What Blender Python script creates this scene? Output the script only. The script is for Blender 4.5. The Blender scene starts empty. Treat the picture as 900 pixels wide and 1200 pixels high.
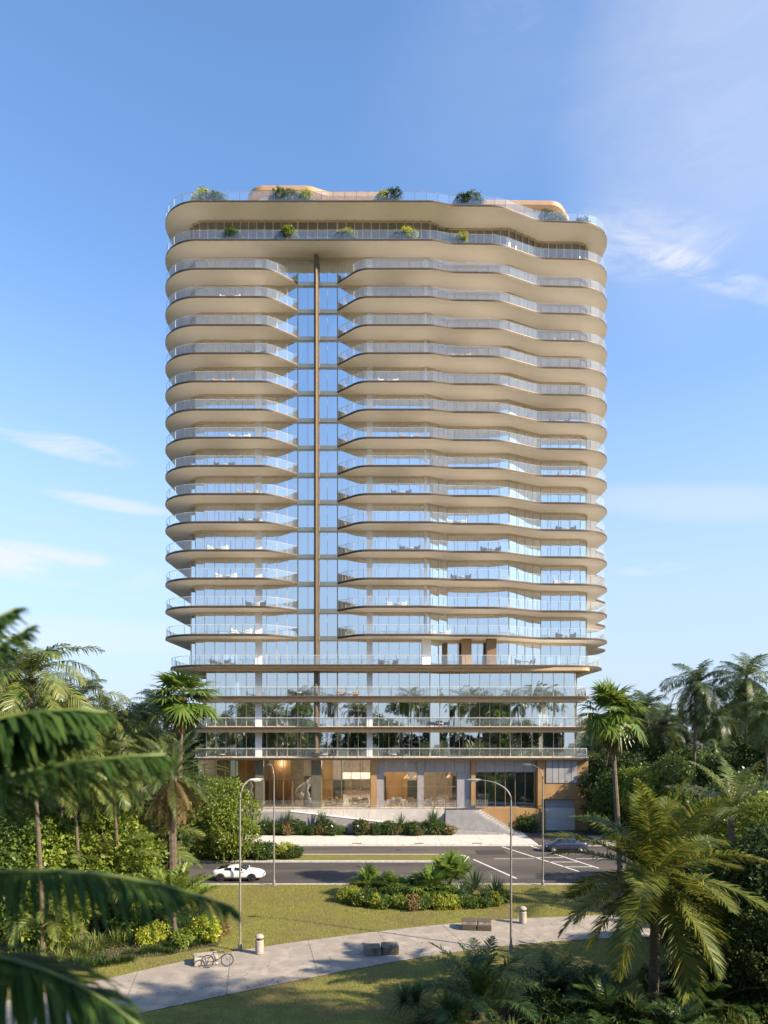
import bpy, math, random
import numpy as np
from mathutils import Vector, Matrix
PI = math.pi; R = math.radians
scene = bpy.context.scene
COL = scene.collection
rng = np.random.RandomState(7)
random.seed(7)
F = 800.0; CH = 12.8; HY = 855.0                # focal length and horizon of the view, used only to size things up
def at(x, y, Y): return ((x-450)*Y/F, Y, CH+(HY-y)*Y/F)
def gr(x, y, z=0.0):
    Y = F*(CH-z)/(y-HY); return ((x-450)*Y/F, Y)

# ------------------------------------------------------------------ materials
def nodes(name):
    m = bpy.data.materials.new(name); m.use_nodes = True
    nt = m.node_tree; nt.nodes.clear()
    out = nt.nodes.new('ShaderNodeOutputMaterial')
    return m, nt, out
def mat(name, c1, c2=None, rough=.6, metal=0, scale=3, bump=0, bscale=20, stretch=(1,1,1), spec=.5, detail=4, c3=None, s3=.6, coat=0):
    m, nt, out = nodes(name); N = nt.nodes; L = nt.links
    p = N.new('ShaderNodeBsdfPrincipled'); L.new(p.outputs[0], out.inputs[0])
    p.inputs['Roughness'].default_value = rough; p.inputs['Metallic'].default_value = metal
    p.inputs['Specular IOR Level'].default_value = spec; p.inputs['Coat Weight'].default_value = coat
    tc = N.new('ShaderNodeTexCoord'); mp = N.new('ShaderNodeMapping'); L.new(tc.outputs['Object'], mp.inputs[0])
    mp.inputs['Scale'].default_value = stretch
    if c2 is None: c2 = tuple(c*.86 for c in c1)
    n = N.new('ShaderNodeTexNoise'); n.inputs['Scale'].default_value = scale; n.inputs['Detail'].default_value = detail
    L.new(mp.outputs[0], n.inputs[0])
    r = N.new('ShaderNodeMapRange'); r.inputs[1].default_value = .35; r.inputs[2].default_value = .65; L.new(n.outputs[0], r.inputs[0])
    mx = N.new('ShaderNodeMix'); mx.data_type = 'RGBA'; L.new(r.outputs[0], mx.inputs[0])
    mx.inputs[6].default_value = (*c1, 1); mx.inputs[7].default_value = (*c2, 1)
    col = mx.outputs[2]
    if c3:
        n3 = N.new('ShaderNodeTexNoise'); n3.inputs['Scale'].default_value = s3; n3.inputs['Detail'].default_value = 3; L.new(mp.outputs[0], n3.inputs[0])
        r3 = N.new('ShaderNodeMapRange'); r3.inputs[1].default_value = .42; r3.inputs[2].default_value = .62; L.new(n3.outputs[0], r3.inputs[0])
        m3 = N.new('ShaderNodeMix'); m3.data_type = 'RGBA'; L.new(r3.outputs[0], m3.inputs[0]); L.new(col, m3.inputs[6]); m3.inputs[7].default_value = (*c3, 1)
        col = m3.outputs[2]
    L.new(col, p.inputs['Base Color'])
    if bump:
        nb = N.new('ShaderNodeTexNoise'); nb.inputs['Scale'].default_value = bscale; nb.inputs['Detail'].default_value = 4; L.new(mp.outputs[0], nb.inputs[0])
        b = N.new('ShaderNodeBump'); b.inputs['Strength'].default_value = bump; b.inputs['Distance'].default_value = .03
        L.new(nb.outputs[0], b.inputs['Height']); L.new(b.outputs[0], p.inputs['Normal'])
    return m
def leafmat(name, cols, rough=.45, trans=.35, spec=.4):
    """each leaf (mesh island) takes its own tone out of the ramp"""
    m, nt, out = nodes(name); N = nt.nodes; L = nt.links
    g = N.new('ShaderNodeNewGeometry'); oi = N.new('ShaderNodeObjectInfo')
    r = N.new('ShaderNodeValToRGB'); e = r.color_ramp.elements
    e[0].color = (*cols[0], 1); e[1].color = (*cols[-1], 1)
    for i, c in enumerate(cols[1:-1]):
        k = e.new((i+1)/(len(cols)-1)); k.color = (*c, 1)
    L.new(g.outputs['Random Per Island'], r.inputs[0])
    hs = N.new('ShaderNodeHueSaturation'); L.new(r.outputs[0], hs.inputs['Color'])
    mr = N.new('ShaderNodeMapRange'); L.new(oi.outputs['Random'], mr.inputs[0]); mr.inputs[3].default_value = 1.2; mr.inputs[4].default_value = 1.7
    L.new(mr.outputs[0], hs.inputs['Value'])
    p = N.new('ShaderNodeBsdfPrincipled'); L.new(hs.outputs[0], p.inputs['Base Color'])
    p.inputs['Roughness'].default_value = rough; p.inputs['Specular IOR Level'].default_value = spec
    t = N.new('ShaderNodeBsdfTranslucent')
    h2 = N.new('ShaderNodeHueSaturation'); L.new(hs.outputs[0], h2.inputs['Color']); h2.inputs['Value'].default_value = 1.5; h2.inputs['Hue'].default_value = .48
    L.new(h2.outputs[0], t.inputs[0])
    mx = N.new('ShaderNodeMixShader'); mx.inputs[0].default_value = trans
    L.new(p.outputs[0], mx.inputs[1]); L.new(t.outputs[0], mx.inputs[2]); L.new(mx.outputs[0], out.inputs[0])
    return m
def glassmat(name, tint, refl, white=0.0, rough=.0, wcol=(.8,.85,.9)):
    """thin sheet: mirror share rising at grazing angles, the rest tinted see-through with an optional milky share"""
    m, nt, out = nodes(name); N = nt.nodes; L = nt.links
    g = N.new('ShaderNodeBsdfGlossy'); g.inputs['Roughness'].default_value = rough; g.inputs[0].default_value = (.93,.97,1,1)
    t = N.new('ShaderNodeBsdfTransparent'); t.inputs[0].default_value = (*tint, 1)
    d = N.new('ShaderNodeBsdfDiffuse'); d.inputs[0].default_value = (*wcol, 1)
    a = N.new('ShaderNodeMixShader'); a.inputs[0].default_value = white; L.new(t.outputs[0], a.inputs[1]); L.new(d.outputs[0], a.inputs[2])
    lw = N.new('ShaderNodeLayerWeight'); lw.inputs[0].default_value = .35
    mr = N.new('ShaderNodeMapRange'); L.new(lw.outputs['Fresnel'], mr.inputs[0]); mr.inputs[3].default_value = refl; mr.inputs[4].default_value = 1
    b = N.new('ShaderNodeMixShader'); L.new(mr.outputs[0], b.inputs[0]); L.new(a.outputs[0], b.inputs[1]); L.new(g.outputs[0], b.inputs[2])
    L.new(b.outputs[0], out.inputs[0])
    return m
def emit(name, c, s):
    m, nt, out = nodes(name); e = nt.nodes.new('ShaderNodeEmission'); e.inputs[0].default_value = (*c, 1); e.inputs[1].default_value = s
    nt.links.new(e.outputs[0], out.inputs[0]); return m

M = {}
M['soffit'] = mat('soffit_plaster', (.94,.86,.77), (.915,.835,.75), .7, scale=.6)
M['edge'] = mat('bronze_edge', (.055,.038,.026), (.045,.032,.022), .6, .1, scale=2, spec=.3)
M['deck'] = mat('balcony_tile', (.86,.83,.78), (.82,.79,.74), .6, scale=1.5)
M['bronze'] = mat('bronze_metal', (.30,.19,.095), (.25,.155,.075), .5, .45, scale=2)
M['champagne'] = mat('champagne_metal', (.64,.52,.36), (.58,.47,.32), .4, .35, scale=2)
M['bronzewall'] = mat('bronze_cladding', (.36,.21,.085), (.28,.16,.06), .6, .1, scale=.8, stretch=(1,1,.3))
M['glass'] = glassmat('facade_glass', (.66,.76,.80), .66)
M['glasspent'] = glassmat('penthouse_glass', (.22,.19,.16), .22)
M['glassdark'] = glassmat('lobby_glass', (.86,.87,.85), .09)
M['rail'] = glassmat('railing_glass', (.95,.975,.98), .07, .055)
M['clear'] = glassmat('clear_railing_glass', (.95,.98,.98), .06, .05)
M['column'] = mat('pale_column', (.66,.64,.62), (.6,.58,.56), .6)
M['core'] = mat('core_plaster', (.42,.38,.34), (.36,.32,.28), .8)
M['ceiling'] = mat('ceiling_white', (.7,.68,.64), (.66,.64,.6), .8)
M['curtain'] = mat('curtain_linen', (.72,.70,.68), (.5,.48,.46), .9, scale=3, stretch=(6,6,.05))
M['peach'] = mat('peach_canopy', (.42,.27,.15), (.38,.24,.135), .6, scale=1)
M['whitewall'] = mat('white_render', (.78,.75,.72), (.7,.68,.66), .7, scale=1)
M['concrete'] = mat('pale_concrete', (.52,.48,.44), (.42,.39,.36), .8, scale=1.2, bump=.2, bscale=15, c3=(.46,.42,.38))
M['darkstone'] = mat('dark_green_stone', (.13,.12,.085), (.09,.085,.06), .35, scale=2.5, stretch=(1,1,.5))
M['greystone'] = mat('grey_stone', (.30,.28,.27), (.23,.215,.21), .7, scale=2, bump=.2)
M['step'] = mat('step_stone', (.27,.26,.26), (.21,.205,.205), .7, scale=1.4)
M['panelgrey'] = mat('grey_metal_panel', (.30,.29,.30), (.26,.25,.26), .55, .05, scale=1)
M['asphalt'] = mat('asphalt', (.060,.051,.046), (.044,.038,.035), .85, scale=1.0, bump=.35, bscale=60, c3=(.092,.077,.066), s3=.30, stretch=(.18,1,1))
M['asphalt2'] = mat('asphalt_patch', (.040,.036,.034), (.030,.027,.026), .85, scale=2, bump=.3, bscale=60)
M['paint'] = mat('road_paint', (.72,.70,.66), (.45,.43,.40), .7, scale=9)
M['sidewalk'] = mat('sidewalk_concrete', (.56,.52,.47), (.48,.445,.405), .85, scale=.8, bump=.15, bscale=30, c3=(.50,.465,.42))
M['kerb'] = mat('kerb_stone', (.55,.52,.47), (.40,.38,.35), .85, scale=3)
M['path'] = mat('path_concrete', (.37,.32,.27), (.24,.21,.175), .85, scale=1.3, bump=.25, bscale=25, c3=(.27,.235,.20), s3=.7, detail=8)
M['joint'] = mat('joint_dark', (.07,.06,.05), (.05,.045,.04), .9)
M['soil'] = mat('soil_mulch', (.055,.038,.024), (.03,.021,.014), .95, scale=6, bump=.5)
M['trunk'] = mat('palm_trunk', (.15,.115,.082), (.075,.058,.042), .9, scale=9, bump=.8, bscale=8, stretch=(.3,.3,3.5))
M['trunkorange'] = mat('fibrous_trunk', (.36,.19,.085), (.18,.10,.05), .9, scale=8, bump=.8, bscale=10, stretch=(2.5,2.5,.8))
M['bark'] = mat('bark', (.12,.09,.065), (.07,.053,.04), .9, scale=7, bump=.6)
M['pole'] = mat('galvanised_pole', (.24,.22,.19), (.19,.175,.15), .6, .2, scale=2)
M['lamphead'] = mat('lamp_head', (.42,.42,.42), (.36,.36,.36), .4, .4)
M['lens'] = mat('lamp_lens', (.75,.75,.72), (.7,.7,.68), .2)
M['whitepaint'] = mat('white_car_paint', (.80,.79,.77), (.78,.77,.75), .22, 0, coat=.8)
M['bluepaint'] = mat('slate_blue_car_paint', (.022,.028,.062), (.02,.025,.055), .3, .0, coat=.8)
M['carglass'] = mat('car_window', (.012,.015,.018), (.01,.012,.015), .04, 0, spec=.8)
M['rubber'] = mat('rubber', (.018,.018,.018), (.014,.014,.014), .8)
M['rim'] = mat('alloy', (.35,.35,.36), (.3,.3,.3), .45, .6)
M['rimdark'] = mat('dark_alloy', (.06,.06,.065), (.05,.05,.05), .35, .7)
M['trim'] = mat('black_trim', (.02,.02,.022), (.016,.016,.016), .5)
M['headlamp'] = mat('clear_headlamp', (.7,.72,.75), (.6,.62,.65), .1, .2)
M['taillamp'] = mat('red_lamp', (.35,.02,.015), (.3,.015,.01), .2)
M['chrome'] = mat('chrome', (.7,.7,.7), (.65,.65,.65), .15, 1)
M['binconc'] = mat('bin_concrete', (.40,.35,.29), (.31,.27,.22), .8, scale=8, bump=.4)
M['roughstone'] = mat('rough_stone', (.20,.165,.125), (.09,.072,.055), .85, scale=3.5, bump=.8, bscale=9)
M['slat'] = mat('weathered_timber', (.12,.10,.075), (.08,.068,.05), .8, scale=4, stretch=(.4,6,1))
M['whiteplastic'] = mat('white_furniture', (.75,.74,.72), (.7,.69,.67), .5)
M['darkfabric'] = mat('dark_cushion', (.06,.06,.065), (.045,.045,.05), .8)
M['tanfabric'] = mat('tan_cushion', (.45,.33,.22), (.38,.28,.18), .8)
M['wood'] = mat('orange_wood', (.32,.17,.075), (.21,.11,.045), .4, scale=1.4, stretch=(2.5,2.5,.25))
M['floorstone'] = mat('pale_floor', (.62,.54,.46), (.55,.48,.41), .25, scale=1)
M['lampglow'] = emit('warm_glow', (1,.72,.42), 9)
M['fillglow'] = emit('fill_disc_glow', (1,.78,.5), 14)  # glow of the ceiling discs added to brighten the lobby
M['tanwall'] = mat('tan_wall', (.30,.25,.20), (.22,.185,.15), .8)
M['neardeep'] = leafmat('near_frond', [(.020,.050,.012),(.034,.072,.017),(.055,.095,.02)], .55, .45, .2)
M['goldband'] = mat('golden_band', (.50,.35,.20), (.45,.31,.175), .6, .1)
M['finbronze'] = mat('dark_bronze_fin', (.13,.088,.048), (.10,.068,.038), .5, .3)
M['iron'] = mat('cast_iron', (.035,.032,.03), (.05,.04,.032), .7, .4, scale=30)
M['stem'] = mat('green_frond_stem', (.17,.22,.06), (.12,.17,.045), .5, scale=3)
M['litter'] = leafmat('dry_leaf', [(.10,.06,.03),(.16,.10,.045),(.07,.05,.025)], .8, .1, .1)
M['grass'] = mat('lawn', (.200,.185,.050), (.145,.145,.040), .95, scale=1.4, bump=.9, bscale=28, c3=(.165,.14,.055), s3=.3, spec=.1, detail=9)
M['farground'] = mat('far_scrub', (.05,.06,.025), (.035,.045,.018), .95, scale=.2)
M['blade'] = leafmat('grass_blades', [(.11,.12,.03),(.21,.195,.055),(.15,.16,.04)], .7, .3, .1)
M['coco'] = leafmat('coconut_leaf', [(.040,.070,.016),(.065,.10,.022),(.10,.125,.03),(.17,.155,.045)], .38, .35)
M['bigcoco'] = leafmat('big_palm_leaf', [(.034,.062,.010),(.065,.098,.016),(.105,.125,.02),(.17,.15,.035)], .45, .42, .3)
M['cocodark'] = leafmat('dark_coconut_leaf', [(.024,.046,.015),(.042,.07,.02),(.08,.095,.026)], .4, .28)
M['deep'] = leafmat('deep_green_frond', [(.014,.036,.010),(.025,.052,.014),(.05,.078,.018)], .42, .3)
M['fan'] = leafmat('fan_leaf', [(.04,.075,.014),(.075,.12,.02),(.12,.16,.03)], .38, .35)
M['skirt'] = leafmat('dry_frond', [(.07,.052,.022),(.12,.085,.035),(.045,.045,.018)], .8, .2, .15)
M['cycad'] = leafmat('cycad_leaf', [(.028,.048,.014),(.05,.075,.02),(.08,.095,.025)], .4, .25)
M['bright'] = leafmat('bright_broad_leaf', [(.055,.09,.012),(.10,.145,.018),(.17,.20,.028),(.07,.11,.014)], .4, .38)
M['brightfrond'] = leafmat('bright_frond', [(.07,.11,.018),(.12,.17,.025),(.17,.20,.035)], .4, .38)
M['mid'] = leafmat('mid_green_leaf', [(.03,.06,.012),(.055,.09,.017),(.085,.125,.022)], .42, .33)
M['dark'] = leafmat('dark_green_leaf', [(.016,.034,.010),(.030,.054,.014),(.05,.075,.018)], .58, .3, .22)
M['yellow'] = leafmat('yellow_green_leaf', [(.16,.19,.02),(.26,.27,.03),(.10,.15,.02)], .45, .38)
M['strap'] = leafmat('strap_leaf', [(.05,.075,.02),(.09,.12,.03),(.16,.18,.05)], .4, .3)
M['agave'] = leafmat('grey_green_blade', [(.04,.065,.035),(.07,.10,.05),(.05,.08,.03)], .45, .2)
M['flower'] = leafmat('white_flower', [(.6,.6,.52),(.7,.68,.6)], .7, .3, .1)
M['reddish'] = leafmat('reddish_leaf', [(.12,.07,.03),(.17,.12,.04),(.08,.08,.03)], .5, .3)

# ------------------------------------------------------------------ mesh helpers
class MB:
    def __init__(s): s.v = []; s.f = []; s.mi = []
    def add(s, vs, fs, mi=0):
        b = len(s.v); s.v.extend([tuple(p) for p in vs]); s.f.extend([tuple(i+b for i in f) for f in fs]); s.mi.extend([mi]*len(fs))
    def box(s, x0, x1, y0, y1, z0, z1, mi=0):
        s.add([(x0,y0,z0),(x1,y0,z0),(x1,y1,z0),(x0,y1,z0),(x0,y0,z1),(x1,y0,z1),(x1,y1,z1),(x0,y1,z1)],
              [(0,3,2,1),(4,5,6,7),(0,1,5,4),(1,2,6,5),(2,3,7,6),(3,0,4,7)], mi)
    def prism(s, pts, z0, z1, mt=0, mb=0, ms=0):
        n = len(pts); b = len(s.v)
        s.v.extend([(p[0],p[1],z0) for p in pts]); s.v.extend([(p[0],p[1],z1) for p in pts])
        s.f.append(tuple(range(b+n, b+2*n))); s.mi.append(mt)
        s.f.append(tuple(reversed(range(b, b+n)))); s.mi.append(mb)
        for i in range(n):
            j = (i+1) % n; s.f.append((b+i, b+j, b+n+j, b+n+i)); s.mi.append(ms)
    def tube(s, path, r, n=8, mi=0, cap=True):
        path = [Vector(p) for p in path]; k = len(path); rs = r if isinstance(r, (list, tuple)) else [r]*k
        b = len(s.v); up = Vector((0,0,1))
        for i, p in enumerate(path):
            t = (path[min(i+1,k-1)]-path[max(i-1,0)]).normalized()
            a = up if abs(t.dot(up)) < .95 else Vector((0,1,0))
            u = t.cross(a).normalized(); w = u.cross(t)
            for j in range(n):
                an = 2*PI*j/n; s.v.append(tuple(p+(u*math.cos(an)+w*math.sin(an))*rs[i]))
        for i in range(k-1):
            for j in range(n):
                a0 = b+i*n+j; a1 = b+i*n+(j+1) % n; s.f.append((a0,a1,a1+n,a0+n)); s.mi.append(mi)
        if cap:
            s.f.append(tuple(reversed(range(b,b+n)))); s.f.append(tuple(range(b+(k-1)*n,b+k*n))); s.mi += [mi,mi]
    def lathe(s, prof, c=(0,0,0), n=16, mi=0):
        b = len(s.v); k = len(prof)
        for (r,z) in prof:
            for j in range(n):
                a = 2*PI*j/n; s.v.append((c[0]+r*math.cos(a), c[1]+r*math.sin(a), c[2]+z))
        for i in range(k-1):
            for j in range(n):
                a0=b+i*n+j; a1=b+i*n+(j+1)%n; s.f.append((a0,a1,a1+n,a0+n)); s.mi.append(mi)
        s.f.append(tuple(reversed(range(b,b+n)))); s.f.append(tuple(range(b+(k-1)*n,b+k*n))); s.mi += [mi,mi]
    def build(s, name, mats, parent=None, off=(0,0,0), smooth=False):
        me = bpy.data.meshes.new(name)
        v = s.v if off == (0,0,0) else [(p[0]-off[0],p[1]-off[1],p[2]-off[2]) for p in s.v]
        me.from_pydata(v, [], s.f)
        if not isinstance(mats, (list, tuple)): mats = [mats]
        for m in mats: me.materials.append(m)
        if len(mats) > 1: me.polygons.foreach_set('material_index', s.mi)
        if smooth: me.polygons.foreach_set('use_smooth', [True]*len(me.polygons))
        me.update()
        return link(name, me, parent)
def link(name, me, parent=None):
    o = bpy.data.objects.new(name, me); COL.objects.link(o)
    if parent: o.parent = parent
    return o
def empty(name, loc=(0,0,0), rz=0.):
    o = bpy.data.objects.new(name, None); COL.objects.link(o); o.location = loc; o.rotation_euler = (0,0,rz); o.empty_display_size = .3
    return o
def tag(o, label=None, cat=None, group=None, kind=None):
    for k, v in (('label',label),('category',cat),('group',group),('kind',kind)):
        if v: o[k] = v
        elif k == 'group' and k in o: del o[k]
    return o
def struct(name, mb, m, kind='structure', smooth=False):
    o = mb.build(name, m, smooth=smooth); o['kind'] = kind; return o
def dup(root, loc, rz=0, sc=1., label=None, group=None):
    r = root.copy(); COL.objects.link(r); r.location = loc; r.rotation_euler = (0,0,rz)
    r.scale = (sc,sc,sc) if not isinstance(sc, tuple) else sc
    if label: r['label'] = label
    if group: r['group'] = group
    for ch in root.children:
        c = ch.copy(); COL.objects.link(c); c.parent = r
        for g in ch.children:
            d = g.copy(); COL.objects.link(d); d.parent = c
    return r
def npmesh(name, V, Fa, nv):
    """fast mesh out of numpy arrays; Fa = faces of nv corners (3 or 4)"""
    me = bpy.data.meshes.new(name)
    V = np.ascontiguousarray(V, dtype=np.float32); Fa = np.ascontiguousarray(Fa, dtype=np.int32)
    me.vertices.add(len(V)); me.vertices.foreach_set('co', V.ravel())
    me.loops.add(Fa.size); me.loops.foreach_set('vertex_index', Fa.ravel())
    me.polygons.add(len(Fa)); me.polygons.foreach_set('loop_start', np.arange(0, Fa.size, nv, dtype=np.int32))
    me.update(calc_edges=True); me.validate()
    return me
def fillet(pts):
    """pts: (x, y[, r]); open polyline with rounded corners"""
    out = []
    n = len(pts)
    for i, p in enumerate(pts):
        r = p[2] if len(p) > 2 else 0
        if r <= 0 or i in (0, n-1): out.append((p[0],p[1])); continue
        P = Vector(p[:2]); A = Vector(pts[i-1][:2]); B = Vector(pts[i+1][:2])
        u = (A-P); w = (B-P); lu = u.length; lw = w.length; u.normalize(); w.normalize()
        ang = u.angle(w); d = min(r/math.tan(ang/2), lu*.49 if i > 1 else lu*.95, lw*.49 if i < n-2 else lw*.95)
        rr = d*math.tan(ang/2)
        c = P+(u+w).normalized()*(rr/math.sin(ang/2))
        a0 = P+u*d-c; a1 = P+w*d-c
        t0 = math.atan2(a0.y,a0.x); t1 = math.atan2(a1.y,a1.x); dt = (t1-t0+PI)%(2*PI)-PI
        k = max(3, int(abs(dt)*rr/.35)); k = min(k, 26)
        for j in range(k+1):
            t = t0+dt*j/k; out.append((c.x+rr*math.cos(t), c.y+rr*math.sin(t)))
    return out
def offset(path, d):
    """shift a polyline to its left by d (paths run left to right across the front, so left is into the building)"""
    o = []
    for i, p in enumerate(path):
        a = Vector(path[max(i-1,0)]); b = Vector(path[min(i+1,len(path)-1)]); t = (b-a).normalized()
        o.append((p[0]-t.y*d, p[1]+t.x*d))
    return o
def resample(path, step):
    L = [0]
    for a, b in zip(path, path[1:]): L.append(L[-1]+math.dist(a,b))
    n = max(1, round(L[-1]/step)); out = []; k = 0
    for i in range(n+1):
        s = L[-1]*i/n
        while k < len(path)-2 and L[k+1] < s: k += 1
        f = (s-L[k])/max(1e-9, L[k+1]-L[k]); a, b = path[k], path[k+1]
        out.append((a[0]+(b[0]-a[0])*f, a[1]+(b[1]-a[1])*f))
    return out

# ------------------------------------------------------------------ world, sun, camera
az = 64.0; EL = 32.0                               # the sun stands right of and behind the viewer
SD = Vector((math.sin(R(az))*math.cos(R(EL)), -math.cos(R(az))*math.cos(R(EL)), math.sin(R(EL))))
w = bpy.data.worlds.new("World"); scene.world = w; w.use_nodes = True
nt = w.node_tree; N = nt.nodes; L = nt.links; N.clear()
wo = N.new('ShaderNodeOutputWorld'); bg = N.new('ShaderNodeBackground'); L.new(bg.outputs[0], wo.inputs[0])
sky = N.new('ShaderNodeTexSky'); sky.sky_type = 'NISHITA'; sky.sun_disc = False
sky.sun_elevation = R(EL); sky.sun_rotation = math.atan2(SD.x, SD.y)
sky.altitude = 0; sky.air_density = 1.0; sky.dust_density = .3; sky.ozone_density = 1.6
bg.inputs[1].default_value = .10
tc = N.new('ShaderNodeTexCoord'); sx = N.new('ShaderNodeSeparateXYZ'); L.new(tc.outputs['Generated'], sx.inputs[0])
def mth(op, a, b=None, c=None):
    n = N.new('ShaderNodeMath'); n.operation = op
    for i, x in enumerate((a,b,c)):
        if x is None: continue
        if isinstance(x, (int,float)): n.inputs[i].default_value = x
        else: L.new(x, n.inputs[i])
    return n.outputs[0]
azi = mth('ARCTAN2', sx.outputs[0], sx.outputs[1]); ele = mth('ARCSINE', sx.outputs[2])
cb = N.new('ShaderNodeCombineXYZ'); L.new(azi, cb.inputs[0]); L.new(mth('MULTIPLY', ele, 3.2), cb.inputs[1])
def wnoise(scale, detail, dist, off):
    mp = N.new('ShaderNodeMapping'); L.new(cb.outputs[0], mp.inputs[0]); mp.inputs['Location'].default_value = off; mp.inputs['Rotation'].default_value = (0,0,R(-9))
    n = N.new('ShaderNodeTexNoise'); n.inputs['Scale'].default_value = scale; n.inputs['Detail'].default_value = detail; n.inputs['Roughness'].default_value = .62
    n.inputs['Distortion'].default_value = dist; L.new(mp.outputs[0], n.inputs[0]); return n.outputs[0]
def ramp(v, a, b, lo=0, hi=1):
    r = N.new('ShaderNodeMapRange'); r.interpolation_type = 'SMOOTHSTEP'; L.new(v, r.inputs[0]); r.inputs[1].default_value = a; r.inputs[2].default_value = b
    r.inputs[3].default_value = lo; r.inputs[4].default_value = hi; return r.outputs[0]
fine = wnoise(7, 8, .8, (3.1,1.7,0)); big = wnoise(1.7, 4, .3, (.4,5.2,0))
gen = mth('MULTIPLY', ramp(fine,.48,.78), ramp(big,.5,.72))
gen = mth('MULTIPLY', gen, .14)
def bank(x, y, wa, we, slope, strength):
    dx=(x-450)/F; dz=(HY-y)/F; A=math.atan2(dx,1); E=math.atan2(dz, math.hypot(dx,1))
    u = mth('SUBTRACT', azi, A); v = mth('SUBTRACT', mth('SUBTRACT', ele, E), mth('MULTIPLY', u, slope))
    d = mth('ADD', mth('POWER', mth('ABSOLUTE', mth('DIVIDE', u, wa)), 2.), mth('POWER', mth('ABSOLUTE', mth('DIVIDE', v, we)), 2.))
    return mth('MULTIPLY', mth('MULTIPLY', ramp(d, 0, 1, 1, 0), strength), ramp(fine,.34,.66) if wa < .2 else ramp(fine,.1,.9,.6,1.))
tot = gen
for b in ((745,285,.15,.045,-.2,.34),(830,320,.13,.02,-.5,.45),(70,520,.13,.018,-.1,.75),(60,662,.16,.030,-.05,.9),(130,590,.10,.012,-.05,.6),(765,667,.06,.010,0,.6),(930,30,.34,.26,.3,.42),(640,40,.3,.14,.2,.10),(820,590,.2,.03,-.15,.35),(110,745,.2,.03,0,.4)):
    tot = mth('ADD', tot, bank(*b))
tot = mth('MINIMUM', mth('MULTIPLY', tot, 1.0), .8)
hz_ = ramp(ele, .0, .62, .42, .0)
skyc = N.new('ShaderNodeMix'); skyc.data_type='RGBA'; skyc.blend_type='MULTIPLY'; skyc.inputs[0].default_value=1; L.new(sky.outputs[0], skyc.inputs[6]); skyc.inputs[7].default_value=(1.06,1.28,1.47,1)
hz = N.new('ShaderNodeMix'); hz.data_type='RGBA'; L.new(ramp(ele,-.05,.62,.93,.0), hz.inputs[0]); L.new(skyc.outputs[2], hz.inputs[6]); hz.inputs[7].default_value=(2.75,3.25,4.1,1)
mc = N.new('ShaderNodeMix'); mc.data_type = 'RGBA'; L.new(tot, mc.inputs[0]); L.new(hz.outputs[2], mc.inputs[6]); mc.inputs[7].default_value = (4.2,4.3,4.7,1)
L.new(mc.outputs[2], bg.inputs[0])
sl = bpy.data.lights.new('sun', 'SUN'); sl.energy = 5.0; sl.angle = R(.6); sl.color = (1,.85,.64)
so = bpy.data.objects.new('sun', sl); COL.objects.link(so); so.rotation_euler = SD.to_track_quat('Z','Y').to_euler()
cam = bpy.data.cameras.new('camera'); co = bpy.data.objects.new('camera', cam); COL.objects.link(co); scene.camera = co
co.location = (0,0,CH); co.rotation_euler = (PI/2,0,0)
cam.sensor_fit = 'HORIZONTAL'; cam.sensor_width = 36; cam.lens = 36*F/900
# for a portrait frame the shift is measured in units of the longer side's fit; set below for HORIZONTAL fit
cam.shift_y = (HY-600)/900; cam.clip_end = 6000; cam.clip_start = .2
cam.dof.use_dof = True; cam.dof.focus_distance = 46; cam.dof.aperture_fstop = .75
vs = scene.view_settings; vs.view_transform = 'Standard'; vs.look = 'None'; vs.exposure = 1.14; vs.gamma = 1
scene.render.engine = 'CYCLES'
cy = scene.cycles; cy.max_bounces = 8; cy.diffuse_bounces = 6; cy.glossy_bounces = 4; cy.transparent_max_bounces = 24; cy.transmission_bounces = 4
cy.use_denoising = True; cy.sample_clamp_indirect = 10; cy.caustics_reflective = False; cy.caustics_refractive = False

# ------------------------------------------------------------------ ground, roads, path
g = MB(); g.box(-3000,3000,-400,3000,-.9,-.35); struct('terrain', g, M['farground'])
g = MB(); g.box(-140,140,-60,56.4,-.5,0); struct('lawn', g, M['grass'])
g = MB(); g.box(-140,140,56.7,76.2,-.4,-.12); struct('road', g, M['asphalt'])
g = MB(); g.box(-140,140,56.4,56.7,-.4,.02); struct('kerb', g, M['kerb'])
g = MB(); g.box(-140,17.2,76.2,76.45,-.4,.02); g.box(24.5,140,76.2,76.45,-.4,.02); struct('kerb', g, M['kerb'])
g = MB()
x = -140.
while x < 17:
    x1 = min(x+2.4, 17.2); g.box(x+.012,x1-.012,76.462,79.0,-.4,.02+rng.uniform(-.002,.002)); g.box(x+.012,x1-.012,79.03,82.4,-.4,.02+rng.uniform(-.002,.002)); x = x1
x = 24.5
while x < 100:
    g.box(x+.012,x+2.388,76.462,79.0,-.4,.02); g.box(x+.012,x+2.388,79.03,82.4,-.4,.02); x += 2.4
struct('sidewalk', g, M['sidewalk'])
g = MB(); g.box(-140,140,76.46,84,-.5,-.01); struct('pavement_base', g, M['joint'])
g = MB(); g.box(17.3,24.4,76.25,86.9,-.48,-.004); struct('driveway', g, M['asphalt'])
g = MB(); g.box(-140,17.2,82.42,120,-.5,.0); g.box(24.5,140,82.42,160,-.5,.0); struct('planting_soil', g, M['soil'])
g = MB(); g.box(-2.0,17.2,82.425,86.2,-.4,.015); struct('forecourt', g, M['sidewalk'])
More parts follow.
